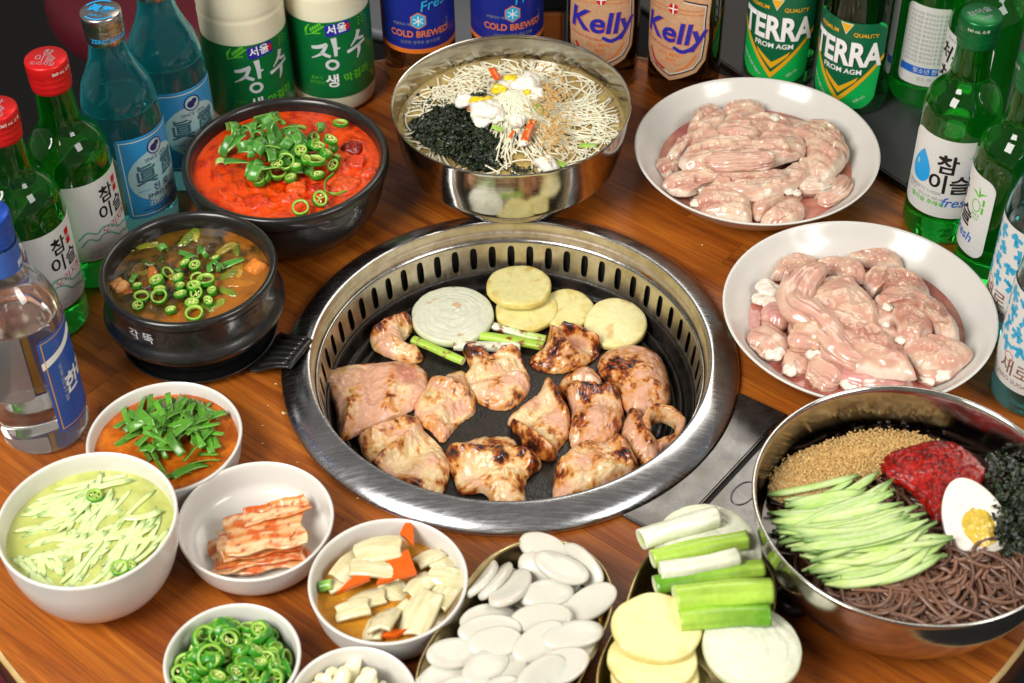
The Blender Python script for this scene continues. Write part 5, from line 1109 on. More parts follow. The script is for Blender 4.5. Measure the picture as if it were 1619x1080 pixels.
for i, (x, y, r, h, lab) in enumerate(ch_list):
    rs = random.Random(i + 3); q = s3(x, y, zst); outl = [(q[0] + r * (0.7 + 0.5 * rs.random()) * math.cos(a), q[1] + r * (0.6 + 0.4 * rs.random()) * math.sin(a)) for a in np.linspace(0, 2 * math.pi, 7, endpoint=False)]
    v, f, info = blob(outl, zst - 0.003, 0.0075, 80 + i, 0.0022, 0.0007, conv=lambda a, b: (a, b, 0), S=48, K=12, power=5)
    c = np.array(hx(h))[None] * (1 + 0.35 * info['big'] + 0.25 * info['fin'])[:, None]; thing('stew_chunk', v, f, F_SAUCE, np.clip(c, 0, 1), lab, 'stew chunk')
rs = random.Random(5); LBL = 'curled dark green scallion strip heaped on the red stew'; GRP = 'scallion strips on the red stew'
for i in range(64):
    x, y = rs.gauss(680, 180), rs.gauss(420, 110)
    if not (300 < x < 1250 and 200 < y < 700): x, y = rs.uniform(450, 1000), rs.uniform(280, 620)
    hgt = 0.018 * max(0, 1 - ((x - 720) / 420) ** 2 - ((y - 440) / 300) ** 2) * rs.uniform(0.5, 1.3)
    put('scallion_strip', SCAL[i % 12], s3(x, y, zst + 0.0035 + hgt), (rs.gauss(0, 0.5), rs.gauss(0, 0.35), rs.uniform(0, 6.3)), LBL, 'scallion', GRP, rs.uniform(1.0, 1.5))
for x, y, r in ((690, 400, 1.9), (760, 470, 0.6), (640, 470, 2.6), (340, 470, 1.5), (330, 560, 0.1)): put('scallion_strip', SCALW[int(x) % 3], s3(x, y, zst + 0.010 if x > 400 else zst + 0.004), (0.2, 0.1, r), 'pale whitish scallion piece lying on the red stew', 'scallion', 'pale scallion pieces on the red stew')
LBL = 'sliced green chili ring on the red stew'; GRP = 'chili rings on the red stew'
for i, (x, y) in enumerate([(1150, 400), (1110, 510), (930, 490), (1040, 560), (900, 610), (1180, 590), (990, 640), (760, 640), (1060, 670), (860, 690), (670, 680), (1230, 275), (1200, 540), (1010, 430), (1060, 450), (830, 560), (760, 580), (620, 710), (1070, 840), (930, 905), (1190, 450), (960, 560)]):
    z = zst + 0.006 + (0.011 if 300 < y < 620 and 700 < x < 1180 else 0.0); put('chili_ring', CHILI[i % 8], s3(x, y, z), (rs.gauss(0.25, 0.3), rs.gauss(0, 0.3), rs.uniform(0, 6)), LBL, 'chili', GRP, rs.uniform(0.95, 1.3))
# long thin chili loop
pa = [s3(x, y, zst + z) for x, y, z in ((1180, 640, .012), (1120, 700, .010), (1120, 770, .008), (1190, 795, .008), (1275, 770, .009))]; v, f, stp = sweep(catmull(pa, 40), 0.0007, 0.0017, 10); thing('chili_loop', v, f, F_GREEN, lerp3(C['chil'], C['chill'], 0.5 + 0.5 * np.cos(stp[:, 1])), 'long thin green chili loop lying on the stew', 'chili')
# ---- brown soup -----------------------------------------------------------------
TX, TY = TT; zt = TTZ + 0.0575; Rt = wall_r(tt_prof, 0.0575)
v, f = disc_grid(Rt + 0.0004, 50, 100); n1 = fbma(v, 70, 3, 5.5); n2 = fbma(v, 200, 4, 1.0); n3 = fbma(v, 45, 2, 21.0); v[:, 2] += 0.0005 * n1
c = lerp3(np.array(hx('#5c400e')), np.array(hx('#2e2206')), sstep(-0.2, 0.4, n1)); m = sstep(0.0, 0.5, n3 + v[:, 0] * 16 - v[:, 1] * 8 + 0.3 * n2); c = c * (1 - m)[:, None] + np.array(hx('#9a5c18'))[None] * m[:, None]
o = mk('soup_broth', v, f, F_SOUP, cols=c); o.location = (TX, TY, zt); tag(o, 'cloudy brown soybean paste broth in the small pot', 'soup')
CT = lambda x, y: (160 + x / 5.782, 350 + y / 5.782)
def t3(x, y, z): return at(*CT(x, y), z)
LV = [(300, 250, '#6a7420'), (430, 220, '#7a7a22'), (800, 150, '#5a6a1c'), (860, 110, '#8a8430'), (1130, 250, '#8a7a2a'), (1230, 250, '#5c6a1a'), (420, 380, '#3e4a14'), (540, 360, '#34400f'), (620, 430, '#4a3a10'), (1180, 480, '#6a7020'), (1250, 420, '#a07a24'), (1060, 760, '#7a8a2a'), (380, 470, '#6a5a18'), (700, 520, '#b07a2c'), (1240, 560, '#a0641c'), (1150, 640, '#6a7a20'), (960, 780, '#6a7424'), (480, 500, '#a05a18'), (330, 600, '#8a4a14')]
for i, (x, y, h) in enumerate(LV):
    rs = random.Random(60 + i); q = t3(x, y, zt); r = rs.uniform(0.005, 0.010); a0 = rs.random() * 6
    outl = [(q[0] + r * (1.5 * math.cos(a) * math.cos(a0) - 0.55 * math.sin(a) * math.sin(a0)) * rs.uniform(0.8, 1.2), q[1] + r * (1.5 * math.cos(a) * math.sin(a0) + 0.55 * math.sin(a) * math.cos(a0)) * rs.uniform(0.8, 1.2)) for a in np.linspace(0, 6.28, 8, endpoint=False)]
    v, f, info = blob(outl, zt - 0.0014, 0.0026, 120 + i, 0.0016, 0.0004, conv=lambda a, b: (a, b, 0), S=36, K=8, power=5); thing('cabbage_leaf', v, f, F_SOUP, np.clip(np.array(hx(h))[None] * (1.1 + 0.4 * info['big'])[:, None], 0, 1), 'stewed leafy scrap floating in the brown soup', 'leaf scrap', 'leaf scraps in the brown soup')
for x, y, r, h, lab in ((1420, 420, .011, '#c9772e', 'orange glazed meat piece at the pot wall in brown soup'), (160, 590, .010, '#b8804a', 'pale brown meat piece by the lettered side of the pot')):
    q = t3(x, y, zt); outl = [(q[0] + r * math.cos(a) * k, q[1] + r * 0.8 * math.sin(a) * k) for a, k in zip(np.linspace(0, 6.28, 8, endpoint=False), (1, 0.8, 1.1, 0.9, 1, 0.85, 1.1, 0.9))]; v, f, info = blob(outl, zt - 0.003, 0.007, 140, 0.002, 0.0006, conv=lambda a, b: (a, b, 0), S=40, K=10, power=4); thing('meat_piece', v, f, F_SAUCE, np.clip(np.array(hx(h))[None] * (1 + 0.35 * info['big'])[:, None], 0, 1), lab, 'meat')
LBL = 'sliced green chili ring floating in the brown soup'; GRP = 'chili rings in the brown soup'; rs = random.Random(9)
for i, (x, y) in enumerate([(770, 400), (880, 525), (730, 680), (720, 610), (545, 650), (540, 700), (520, 570), (1020, 660), (330, 610), (370, 700), (340, 780), (830, 770), (640, 830), (960, 560), (860, 420), (850, 620), (1050, 350), (600, 480), (880, 660), (710, 540), (980, 750), (860, 860)]): put('chili_ring', CHILI[(i * 3) % 8], t3(x, y, zt + 0.0012 + (0.004 if 600 < x < 1000 and 350 < y < 720 else 0)), (rs.gauss(0, 0.22), rs.gauss(0, 0.22), rs.uniform(0, 6)), LBL, 'chili', GRP, rs.uniform(0.75, 1.05))
LBL = 'green scallion piece floating in the brown soup'; GRP = 'scallion pieces in the brown soup'
for i, (x, y) in enumerate([(900, 260), (780, 300), (560, 260), (1000, 420), (1090, 440), (700, 470), (850, 630), (1200, 380), (1040, 400), (300, 520), (960, 290), (820, 350)]): put('scallion_strip', SCAL[(i * 5) % 12], t3(x, y, zt + 0.0025), (rs.gauss(0, 0.3), rs.gauss(0, 0.3), rs.uniform(0, 6)), LBL, 'scallion', GRP, rs.uniform(0.6, 0.9))
# ---- noodle soup ------------------------------------------------------------------
zn = 0.0675; NX, NY = NB
o = pool('noodle_broth', NB, zn, wall_r(noodle_prof, zn) + 0.0004, 6, np.array(hx('#bda76c')), np.array(hx('#a98f50')), 'pale cloudy anchovy broth in the brushed steel bowl', 'broth', amp=0.0003)
CN = lambda x, y: (620 + x / 4.26, 80 + y / 4.26)
def n3_(x, y, z): return at(*CN(x, y), z)
rs = random.Random(11); parts, cs = [], []
def strand(pts, r, n=34, col=None, jit=0.0):
    p = catmull(pts, n)
    v, f, _ = sweep(p, r, r, 6); parts.append((v, f)); cs.append(np.tile((C['nood'] if col is None else col) * rs.uniform(0.88, 1.04), (len(v), 1)))
def wander(p, h, L, k, kn, zf, ok, r, n=44, turn=None):
    """a strand that wanders with slowly changing curvature over the height field zf"""
    pts = []; x, y = p; ds = L / n; kk = k
    for i in range(n):
        if not ok(x, y): break
        pts.append((x, y, zf(x, y, i / n))); kk += rs.gauss(0, kn) - 0.04 * (kk - k); h += kk * ds + (turn(x, y, h) * ds if turn else 0); x += math.cos(h) * ds; y += math.sin(h) * ds
    return np.array(pts) if len(pts) > 10 else None
cr = n3_(800, 320, zn + 0.018); okn = lambda x, y: math.hypot(x - NX, y - NY) < 0.0965
for i in range(400):
    u_ = rs.random(); lay = rs.uniform(0, 0.0030)
    if i < 150:     # draped from the crown towards the front
        a = R_(rs.uniform(-125, 15)); p0 = (cr[0] + rs.gauss(0, 0.008) - 0.006 * math.cos(a), cr[1] + rs.gauss(0, 0.006) - 0.006 * math.sin(a)); h0 = a + rs.gauss(0, 0.18); L = rs.uniform(0.045, 0.085); k0, kn = rs.gauss(0, 6), 1.2; lay += 0.0012
    else:
        a = R_(rs.uniform(-75, 215)); rr2 = rs.uniform(0.035, 0.090); p0 = (NX + rr2 * math.cos(a), NY + rr2 * math.sin(a)); h0 = a + math.pi / 2 + rs.gauss(0, 0.8); L = rs.uniform(0.05, 0.11); k0, kn = rs.choice((-1, 1)) * rs.uniform(10, 55), 4.0; lay *= 0.8
    zf = lambda x, y, t: zn + 0.0002 + lay + 0.0195 * math.exp(-(((x - cr[0]) ** 2 + (y - cr[1]) ** 2) / 0.026 ** 2))
    pa = wander(p0, h0, L, k0, kn, zf, okn, 0.0009)
    if pa is None: continue
    v, f, _ = sweep(pa, 0.00080, 0.00080, 7); parts.append((v, f)); cs.append(np.tile(C['nood'] * rs.uniform(0.90, 1.03), (len(v), 1)))
v, f = join(parts); o = mk('wheat_noodles', v, f, F_NOOD, cols=np.clip(np.vstack(cs), 0, 1)); tag(o, 'thin white wheat noodles heaped in the steel soup bowl', 'noodles', kind='stuff')
def lumps(name, spots, lab, cat, mat, group=None, kind='thing', flat=0.6, rough=0.4):
    for i, (p, r, col) in enumerate(spots):
        v, f = lathe([(0, -1)] + [(math.cos(R_(q)), math.sin(R_(q))) for q in range(-70, 90, 14)] + [(0, 1)], 28); P = v.copy(); v = v * r; v[:, 2] *= flat
        N = P; v = v + N * (r * rough * fbma(P, 1.5, 4, i * 3.3))[:, None]; rs_ = random.Random(i); a = rs_.uniform(0, 3); v[:, 0] *= 1.3; cs_, sn = math.cos(a), math.sin(a); v[:, :2] = v[:, :2] @ np.array([[cs_, sn], [-sn, cs_]])
        o = mk(name, v, f, mat, cols=np.tile(col, (len(v), 1))); o.location = V(p); tag(o, lab, cat, group)
lumps('egg_white', [(n3_(x, y, zn + z), r, C['egg']) for x, y, z, r in ((490, 340, .012, .008), (640, 400, .017, .011), (680, 440, .014, .008), (900, 230, .017, .011), (960, 300, .015, .008), (840, 470, .013, .007), (1040, 770, .004, .009), (620, 460, .011, .008), (750, 240, .019, .007), (880, 620, .008, .004))], 'soft white ribbon of cooked egg on the noodles', 'egg', F_EGG, 'egg ribbons on the noodles')
lumps('egg_yolk', [(n3_(x, y, zn + z), r, np.array(hx('#e8c818'))) for x, y, z, r in ((715, 260, .022, .0055), (800, 190, .020, .005), (580, 340, .017, .0055), (640, 335, .017, .004), (905, 285, .019, .0035))], 'yellow cooked egg yolk bit on the noodles', 'egg', F_EGG, 'yolk bits on the noodles')
for i, (x0, y0, x1, y1, z, w) in enumerate(((670, 120, 720, 200, .014, .0035), (950, 470, 890, 610, .014, .0035), (555, 370, 520, 410, .016, .0035), (820, 540, 790, 590, .012, .0015))): stalk(n3_(x0, y0, zn + z), n3_(x1, y1, zn + z - 0.003), w, C['carrot'], C['carrot'] * 0.9, ['carrot stick poking out behind the egg on the noodles', 'carrot stick lying on the draped noodles', 'carrot bit between egg and laver flakes', 'thin carrot sliver under the noodle crown'][i], 'carrot_stick', 'carrot', flat=0.35, seed=2, n=8)
for i, (x0, y0, x1, y1, z) in enumerate(((940, 345, 1030, 430, .013), (680, 510, 740, 540, .013), (1260, 640, 1380, 640, .002), (1110, 750, 1170, 780, .003), (930, 200, 965, 210, .016))): stalk(n3_(x0, y0, zn + z), n3_(x1, y1, zn + z), 0.0030, C['leek'], C['scall'], 'pale green squash stick among the noodles', 'squash_stick', 'squash', 'squash sticks in the noodle soup', flat=0.4, seed=3, n=8)
def flakes(spots, lab, name='laver_flakes', cat='laver'):
    parts, cs = [], []; rs = random.Random(77)
    for p, s in spots:
        a, b, g = rs.uniform(0, 6.3), rs.gauss(0, 0.5), rs.gauss(0, 0.5); M = np.array(Matrix.Rotation(a, 3, 'Z') @ Matrix.Rotation(b, 3, 'X') @ Matrix.Rotation(g, 3, 'Y')); k = rs.randint(5, 7)
        pts = np.array([[0, 0, 0.0004]] + [[s * rs.uniform(0.5, 1.1) * math.cos(6.283 * q / k), s * rs.uniform(0.4, 0.9) * math.sin(6.283 * q / k), rs.gauss(0, s * 0.22)] for q in range(k)]) @ M.T + np.array(p)
        parts.append((pts, [(0, 1 + q, 1 + (q + 1) % k) for q in range(k)])); c = C['laver'] * (1 - (u := rs.random() ** 2)) + C['laver2'] * u; cs.append(np.tile(c, (k + 1, 1)))
    v, f = join(parts); o = mk(name, v, f, F_SEA, cols=np.vstack(cs), smooth=False); return tag(o, lab, cat, kind='stuff')
def in_poly(x, y, P):
    r = False; n = len(P); j = n - 1
    for i in range(n):
        if (P[i][1] > y) != (P[j][1] > y) and x < (P[j][0] - P[i][0]) * (y - P[i][1]) / (P[j][1] - P[i][1]) + P[i][0]: r = not r
        j = i
    return r
rs = random.Random(3); POLY = [(100, 510), (200, 420), (330, 370), (430, 370), (560, 450), (660, 490), (750, 570), (740, 690), (740, 790), (640, 825), (500, 790), (300, 700), (160, 600)]
sp = []
while len(sp) < 2200:
    x, y = rs.uniform(90, 760), rs.uniform(360, 830)
    if in_poly(x, y, POLY): d = max(0, 1 - ((x - 450) / 330) ** 2 - ((y - 590) / 240) ** 2); sp.append((n3_(x, y - 25 * d, zn + 0.0008 + 0.011 * d * rs.uniform(0.55, 1.0)), rs.uniform(0.0018, 0.0040)))
for i in range(260):
    x, y = rs.choice([(rs.gauss(180, 60), rs.gauss(350, 25)), (rs.gauss(300, 50), rs.gauss(350, 20)), (rs.gauss(850, 50), rs.gauss(800, 18)), (rs.gauss(1050, 45), rs.gauss(790, 14)), (rs.gauss(780, 25), rs.gauss(640, 40)), (rs.gauss(590, 25), rs.gauss(300, 14))]); p = n3_(x, y, zn + (0.002 if y > 330 else 0.018))
    if math.hypot(p[0] - NX, p[1] - NY) < 0.097: sp.append((p, rs.uniform(0.0012, 0.0026)))
flakes(sp, 'black crumbled laver flakes heaped on the noodle soup')
def seeds(spots, lab, name='sesame_seeds', cols=('ses', 'ses2'), sz=0.0013):
    base, fb, _ = sweep(np.array([[t, 0, 0] for t in (-1, -0.6, 0.1, 0.7, 1.0)]), [0.1, 0.42, 0.6, 0.42, 0.1], [0.06, 0.25, 0.35, 0.25, 0.06], 6); parts, cs = [], []; rs = random.Random(5)
    for p in spots:
        s = sz * rs.uniform(0.8, 1.15); M = np.array(Matrix.Rotation(rs.uniform(0, 6.3), 3, 'Z') @ Matrix.Rotation(rs.gauss(0, 0.4), 3, 'Y')); parts.append(((base * s) @ M.T + np.array(p), fb)); u = rs.random(); cs.append(np.tile(C[cols[0]] * (1 - u) + C[cols[1]] * u, (len(base), 1)))
    v, f = join(parts); o = mk(name, v, f, F_SEED, cols=np.vstack(cs)); return tag(o, lab, 'sesame', kind='stuff')
sp = []
for i in range(820):
    t = rs.random()
    if t < 0.45: x, y, z = rs.gauss(1060, 75), rs.gauss(330, 120), None
    elif t < 0.65: x, y, z = rs.gauss(1090, 60), rs.gauss(560, 80), None
    elif t < 0.85: a = rs.uniform(0.25, 2.7); x, y, z = 810 + 745 * math.cos(a) * rs.uniform(0.93, 1.0), 420 - 405 * math.sin(a) * rs.uniform(0.93, 1.0), 0.0008
    else: x, y, z = rs.uniform(150, 1500), rs.uniform(50, 800), 0.0015
    zz = z if z is not None else 0.0055 + 0.013 * max(0, 1 - ((x - 900) / 420) ** 2); p = n3_(x, y, zn + zz)
    if math.hypot(p[0] - NX, p[1] - NY) < 0.0985: sp.append(p)
seeds(sp, 'toasted sesame seeds scattered over the noodle soup', sz=0.0017)
# ---- orange sauce with chives ------------------------------------------------------
ox, oy, opr = DISH['orange']; zo = 0.0235
pool('soybean_sauce', (ox, oy), zo, wall_r(opr, zo) + 0.0004, 8, np.array(hx('#c46a16')), np.array(hx('#a8510e')), 'smooth orange soybean powder sauce in the small white dish', 'sauce', F_SAUCE, 0.0003)
CO = lambda x, y: (x / 2.16, 580 + y / 2.16)
def o3(x, y, z): return at(*CO(x, y), z)
LBL = 'chopped flat green chive piece on the orange sauce'; GRP = 'chive pieces on the orange sauce'; rs = random.Random(31)
CHV = [band(0.022 + 0.004 * (i % 4), 0.0044 + 0.0009 * (i % 3), [0.1, 0.5, 0.9][i % 3], 200 + i, C['chive'] * (0.7 + 0.2 * (i % 4)), C['chivel'] * (0.8 + 0.1 * (i % 3)), 0.0005, twist=0.6 * (i % 2)) for i in range(9)]
for i in range(84):
    if i < 70: x, y = rs.gauss(585, 64), rs.gauss(215, 54)
    else: x, y = [(430, 160), (600, 100), (670, 120), (440, 240), (710, 190), (700, 300), (605, 370), (650, 355), (545, 335), (720, 240), (480, 170), (640, 110), (520, 300), (690, 140)][i - 70]
    y = max(y, 150); d = max(0, 1 - ((x - 590) / 150) ** 2 - ((y - 225) / 120) ** 2); a = rs.gauss(-1.05, 0.55) if rs.random() < 0.7 else rs.gauss(0.4, 0.4)
    put('chive_piece', CHV[i % 9], o3(x, y - 14 * d, zo + 0.0015 + 0.016 * d * rs.uniform(0.4, 1.1)), (rs.gauss(0, 0.45), rs.gauss(0, 0.25), a), LBL, 'chive', GRP, rs.uniform(0.8, 1.15))
# ---- cucumber soup ------------------------------------------------------------------
cx, cy_, cpr = DISH['cuc']; zc_ = 0.056
pool('cucumber_broth', (cx, cy_), zc_, wall_r(cpr, zc_) + 0.0004, 9, np.array(hx('#b2b962')), np.array(hx('#bcc274')), 'pale green chilled broth in the white bowl', 'broth', amp=0.0002)
def strip(p0, p1, w, t, seed, mat, c0, c1, skin=True, bend=0.0, n=12):
    p0, p1 = np.array(p0), np.array(p1); tt = np.linspace(0, 1, n)[:, None]; pa = p0 + (p1 - p0) * tt; dn = np.cross(p1 - p0, [0, 0, 1.0]); pa = pa + dn[None] * bend * np.sin(np.pi * tt)
    e = np.clip(np.minimum(tt[:, 0], 1 - tt[:, 0]) / 0.12, 0.25, 1); v, f, stp = sweep(pa, w * e, t * (0.6 + 0.4 * e), 10, up=(0.25 * math.sin(seed), 0.2 * math.cos(seed * 2), 1), power=0.55)
    k = np.cos(stp[:, 1] + seed % 3 * 1.57); c = lerp3(c0, c1, np.clip(0.5 + 0.5 * np.array([fbm((s * 5, a, seed), 1, 2, seed) for s, a in stp]), 0, 1))
    if skin: m = 0.8 * sstep(0.74, 0.96, k); c = c * (1 - m)[:, None] + C['skin'][None] * m[:, None]
    e2 = sstep(0.22, 0.0, np.minimum(stp[:, 0], 1 - stp[:, 0])) * (0.75 if seed % 3 else 0.0); c = c * (1 - e2)[:, None] + C['skin'][None] * e2[:, None]
    return v, f, np.clip(c, 0, 1)
rs = random.Random(41); LBL = 'cut cucumber strip floating in the chilled soup'; GRP = 'cucumber strips in the soup bowl'
k_ = 0; tries = 0
while k_ < 110 and tries < 5000:
    tries += 1; x, y = rs.uniform(5, 570), rs.uniform(390, 745)
    right = x > 260 and y > 400; a = R_(rs.gauss(62, 9)) if right and rs.random() < 0.8 else R_(rs.gauss(18, 10)); L = rs.uniform(60, 140)
    if not right and y > 640: a = R_(rs.gauss(110, 15)); L = rs.uniform(30, 60)
    q0, q1 = (x - L * math.cos(a), y + L * 0.75 * math.sin(a)), (x + L * math.cos(a), y - L * 0.75 * math.sin(a)); z = zc_ + rs.uniform(-0.0005, 0.0022) * (1 if right else 0.6)
    P0, P1 = o3(*q0, z), o3(*q1, z + rs.uniform(-0.001, 0.001))
    if max(math.hypot(p[0] - cx, p[1] - cy_) for p in (P0, P1)) > 0.0560: continue
    v, f, c = strip(P0, P1, rs.uniform(0.0017, 0.0025), rs.uniform(0.0007, 0.0010), rs.randint(0, 99), F_VEG, C['cucl'], C['cuc'], True, rs.gauss(0, 0.06)); thing('cucumber_strip', v, f, F_WET, c, LBL, 'cucumber', GRP); k_ += 1
for i, (x, y) in enumerate(((325, 450), (410, 692), (450, 690))): put('chili_ring', CHILI[2 + i], o3(x, y, zc_ + 0.0005), (0.1, 0.1, i), 'pale green chili ring afloat in the cucumber soup', 'chili', 'chili rings in the cucumber soup', 0.9)
# ---- kimchi ---------------------------------------------------------------------
kx, ky, kpr = DISH['kimchi']; rs = random.Random(51)
def sheet(c0, L, Wd, ang, z, seed, th=0.0016, curl=0.004, tilt=0.0):
    n, m = 30, 22; V_, U_ = [], []
    for i in range(n):
        for j in range(m):
            s, t = i / (n - 1) - 0.5, j / (m - 1) - 0.5; x, y = s * L * (1 + 0.06 * math.sin(t * 9 + seed)), t * Wd * (1 + 0.08 * math.sin(s * 11 + seed)); z_ = curl * math.cos(t * 5.5 + seed * 0.7) * 0.5 + 0.0016 * fbm((x, y, 0), 80, 3, seed) + tilt * t * Wd
            V_.append((x, y, z_)); U_.append((s, t))
    V_ = np.array(V_); ca, sa = math.cos(ang), math.sin(ang); X = V_[:, 0] * ca - V_[:, 1] * sa + c0[0]; Y = V_[:, 0] * sa + V_[:, 1] * ca + c0[1]; top = np.column_stack([X, Y, V_[:, 2] + z + th]); bot = np.column_stack([X, Y, V_[:, 2] + z]); N_ = n * m; f = []
    for i in range(n - 1):
        for j in range(m - 1): a = i * m + j; f.append((a, a + m, a + m + 1, a + 1)); f.append((N_ + a, N_ + a + 1, N_ + a + m + 1, N_ + a + m))
    edge = [i * m for i in range(n)] + [(n - 1) * m + j for j in range(1, m)] + [i * m + m - 1 for i in range(n - 2, -1, -1)] + [j for j in range(m - 2, 0, -1)]
    for a, b in zip(edge, edge[1:] + edge[:1]): f.append((a, N_ + a, N_ + b, b))
    v = np.vstack([top, bot]); nz = fbma(v, 95, 4, seed + 2); stripe = fbma(np.column_stack([np.tile([u[0] for u in U_], 2) * 0.8, np.tile([u[1] for u in U_], 2) * 6, np.zeros(2 * N_)]), 1.0, 3, seed)
    c = lerp3(np.array(hx('#e6c496')), np.array(hx('#d88a44')), sstep(-0.3, 0.4, stripe)); mm = 0.85 * sstep(-0.05, 0.45, nz + 0.4 * stripe + 0.05); c = c * (1 - mm)[:, None] + np.array(hx('#c9520e'))[None] * mm[:, None]; m2 = 0.8 * sstep(0.5, 0.75, fbma(v, 240, 3, seed)); c = c * (1 - m2)[:, None] + np.array(hx('#8c1606'))[None] * m2[:, None]
    return v, f, c
for i, (x, y, L, W_, a, z, cu, lab) in enumerate([(905, 645, .062, .036, 0.12, .0065, .004, 'cabbage kimchi piece at the bottom of the folded stack'), (865, 635, .060, .034, 0.25, .0095, .005, 'kimchi piece second from the bottom of the stack'), (895, 612, .062, .036, 0.10, .0130, .004, 'kimchi piece in the middle of the folded stack'), (885, 585, .058, .034, 0.22, .0165, .005, 'kimchi piece just below the top of the stack'), (905, 562, .056, .042, 0.20, .0205, .002, 'topmost kimchi piece with pale rib and red sauce'), (945, 500, .048, .018, 0.32, .0185, .006, 'narrow red kimchi strip behind the stack')]):
    q = o3(x, y, z); v, f, c = sheet(q, L, W_, a, z, 3 + i * 2, 0.0022, cu, tilt=-0.10); thing('kimchi_piece', v, f, F_KIM, np.clip(c, 0, 1), lab, 'kimchi')
# ---- pickles -----------------------------------------------------------------------
px_, py_, ppr = DISH['pickle']
pool('pickle_brine', (px_, py_), 0.0175, wall_r(ppr, 0.0175) + 0.0004, 13, np.array(hx('#c98a2c')), np.array(hx('#b5781e')), 'amber pickling brine in the small white dish', 'brine', amp=0.0002)
CP = lambda x, y: (440 + x / 2.891, 780 + y / 2.891)
def p3(x, y, z): return at(*CP(x, y), z)
def petal(L, W_, th, bend, seed, c0, c1, taper=0.3):
    n, m = 22, 18; V_ = []; U_ = []
    for i in range(n):
        for j in range(m):
            s, t = i / (n - 1) - 0.5, j / (m - 1) - 0.5; w = W_ * (1 - taper * (2 * s) ** 2); a = t * bend; r = w / bend; V_.append((s * L * (1 + 0.05 * math.sin(7 * t + seed)), r * math.sin(a), r * (math.cos(a) - 1) - 0.07 * L * (2 * s) ** 2)); U_.append((s, t))
    V_ = np.array(V_); V_[:, 2] += 0.0005 * fbma(V_, 180, 3, seed); B = V_ - np.array([0, 0, th]); N_ = n * m; f = []
    for i in range(n - 1):
        for j in range(m - 1): a = i * m + j; f.append((a, a + m, a + m + 1, a + 1)); f.append((N_ + a, N_ + a + 1, N_ + a + m + 1, N_ + a + m))
    edge = [i * m for i in range(n)] + [(n - 1) * m + j for j in range(1, m)] + [i * m + m - 1 for i in range(n - 2, -1, -1)] + [j for j in range(m - 2, 0, -1)]
    for a, b in zip(edge, edge[1:] + edge[:1]): f.append((a, N_ + a, N_ + b, b))
    v = np.vstack([V_, B]); st_ = fbma(np.column_stack([np.tile([u[0] for u in U_], 2), np.tile([u[1] for u in U_], 2) * 9, np.zeros(2 * N_)]), 1.0, 3, seed); c = lerp3(c0, c1, 0.7 * sstep(-0.4, 0.6, st_)); return v, f, c
rs = random.Random(61); ow, oy2 = np.array(hx('#dcd5b0')), np.array(hx('#cbbd88'))
LBL = 'translucent pickled onion petal in the brine dish'; GRP = 'pickled onion petals'
for i, (x, y, a, z, L) in enumerate([(450, 245, 5, .036, .026), (450, 315, -8, .033, .028), (345, 320, 60, .027, .026), (280, 400, 20, .024, .014), (335, 520, 10, .026, .018), (480, 550, 75, .028, .024), (645, 530, 70, .028, .028), (760, 440, 60, .025, .022), (770, 375, -10, .028, .020), (650, 400, 50, .027, .018), (720, 560, 60, .020, .018), (690, 280, 30, .025, .016), (750, 310, -20, .024, .016), (400, 470, 15, .022, .020), (540, 440, -30, .020, .020), (560, 560, 40, .021, .018), (430, 600, 80, .022, .018)]):
    v, f, c = petal(L * 1.3, L * rs.uniform(0.75, 0.95), 0.0030, rs.uniform(0.5, 1.1), i, ow, oy2, 0.12); o = mk('pickled_onion', v, f, F_WET, cols=np.clip(c, 0, 1)); pinit(o, p3(x, y, z), (rs.gauss(0, 0.25), rs.gauss(0, 0.2), R_(a))); tag(o, LBL, 'onion', GRP)
for i, (x, y, pts, z, r, lab) in enumerate([(560, 190, [(0, 0), (40, -60), (62, -20), (60, 55)], .030, 0, 'large orange carrot wedge leaning on the dish wall'), (560, 350, [(-110, 60), (-60, -30), (40, -70), (75, 30)], .029, 0, 'carrot wedge lying across the pickled onions'), (360, 405, [(-90, 45), (20, -40), (80, -50), (60, 0)], .027, 0, 'narrow carrot wedge in front of the green stem'), (520, 650, [(-80, 10), (0, -12), (70, -10), (20, 15)], .020, 0, 'carrot sliver half sunk in brine')]):
    bm_pts = [p3(x + a, y + b, z) for a, b in pts]; cc_ = np.mean(bm_pts, 0); out = closed_curve(np.array([q[:2] for q in bm_pts]), 36); k = 0.35; poly = np.array([q[:2] for q in bm_pts]); seg = np.vstack([np.linspace(poly[j], poly[(j + 1) % 4], 9, endpoint=False) for j in range(4)]); out = seg
    v = np.vstack([np.column_stack([out, np.full(36, z + 0.004)]), np.column_stack([cc_[:2] + (out - cc_[:2]) * 1.03, np.full(36, z + 0.0034)]), np.column_stack([out, np.full(36, z)])]); f = [tuple(range(36))]
    for a in (0, 36):
        for j in range(36): j2 = (j + 1) % 36; f.append((a + j, a + 36 + j, a + 36 + j2, a + j2))
    o = thing('carrot_wedge', v, f, F_VEG, np.tile(C['carrot'], (len(v), 1)), lab, 'carrot'); o.rotation_euler = (0.12, -0.15, 0); sharp(o, 30)
stalk(p3(185, 430, .022), p3(245, 415, .024), 0.0042, C['scal'], C['scall'], 'short green chili stem in the pickle dish', 'chili_piece', 'chili', flat=0.9, seed=5, n=8)
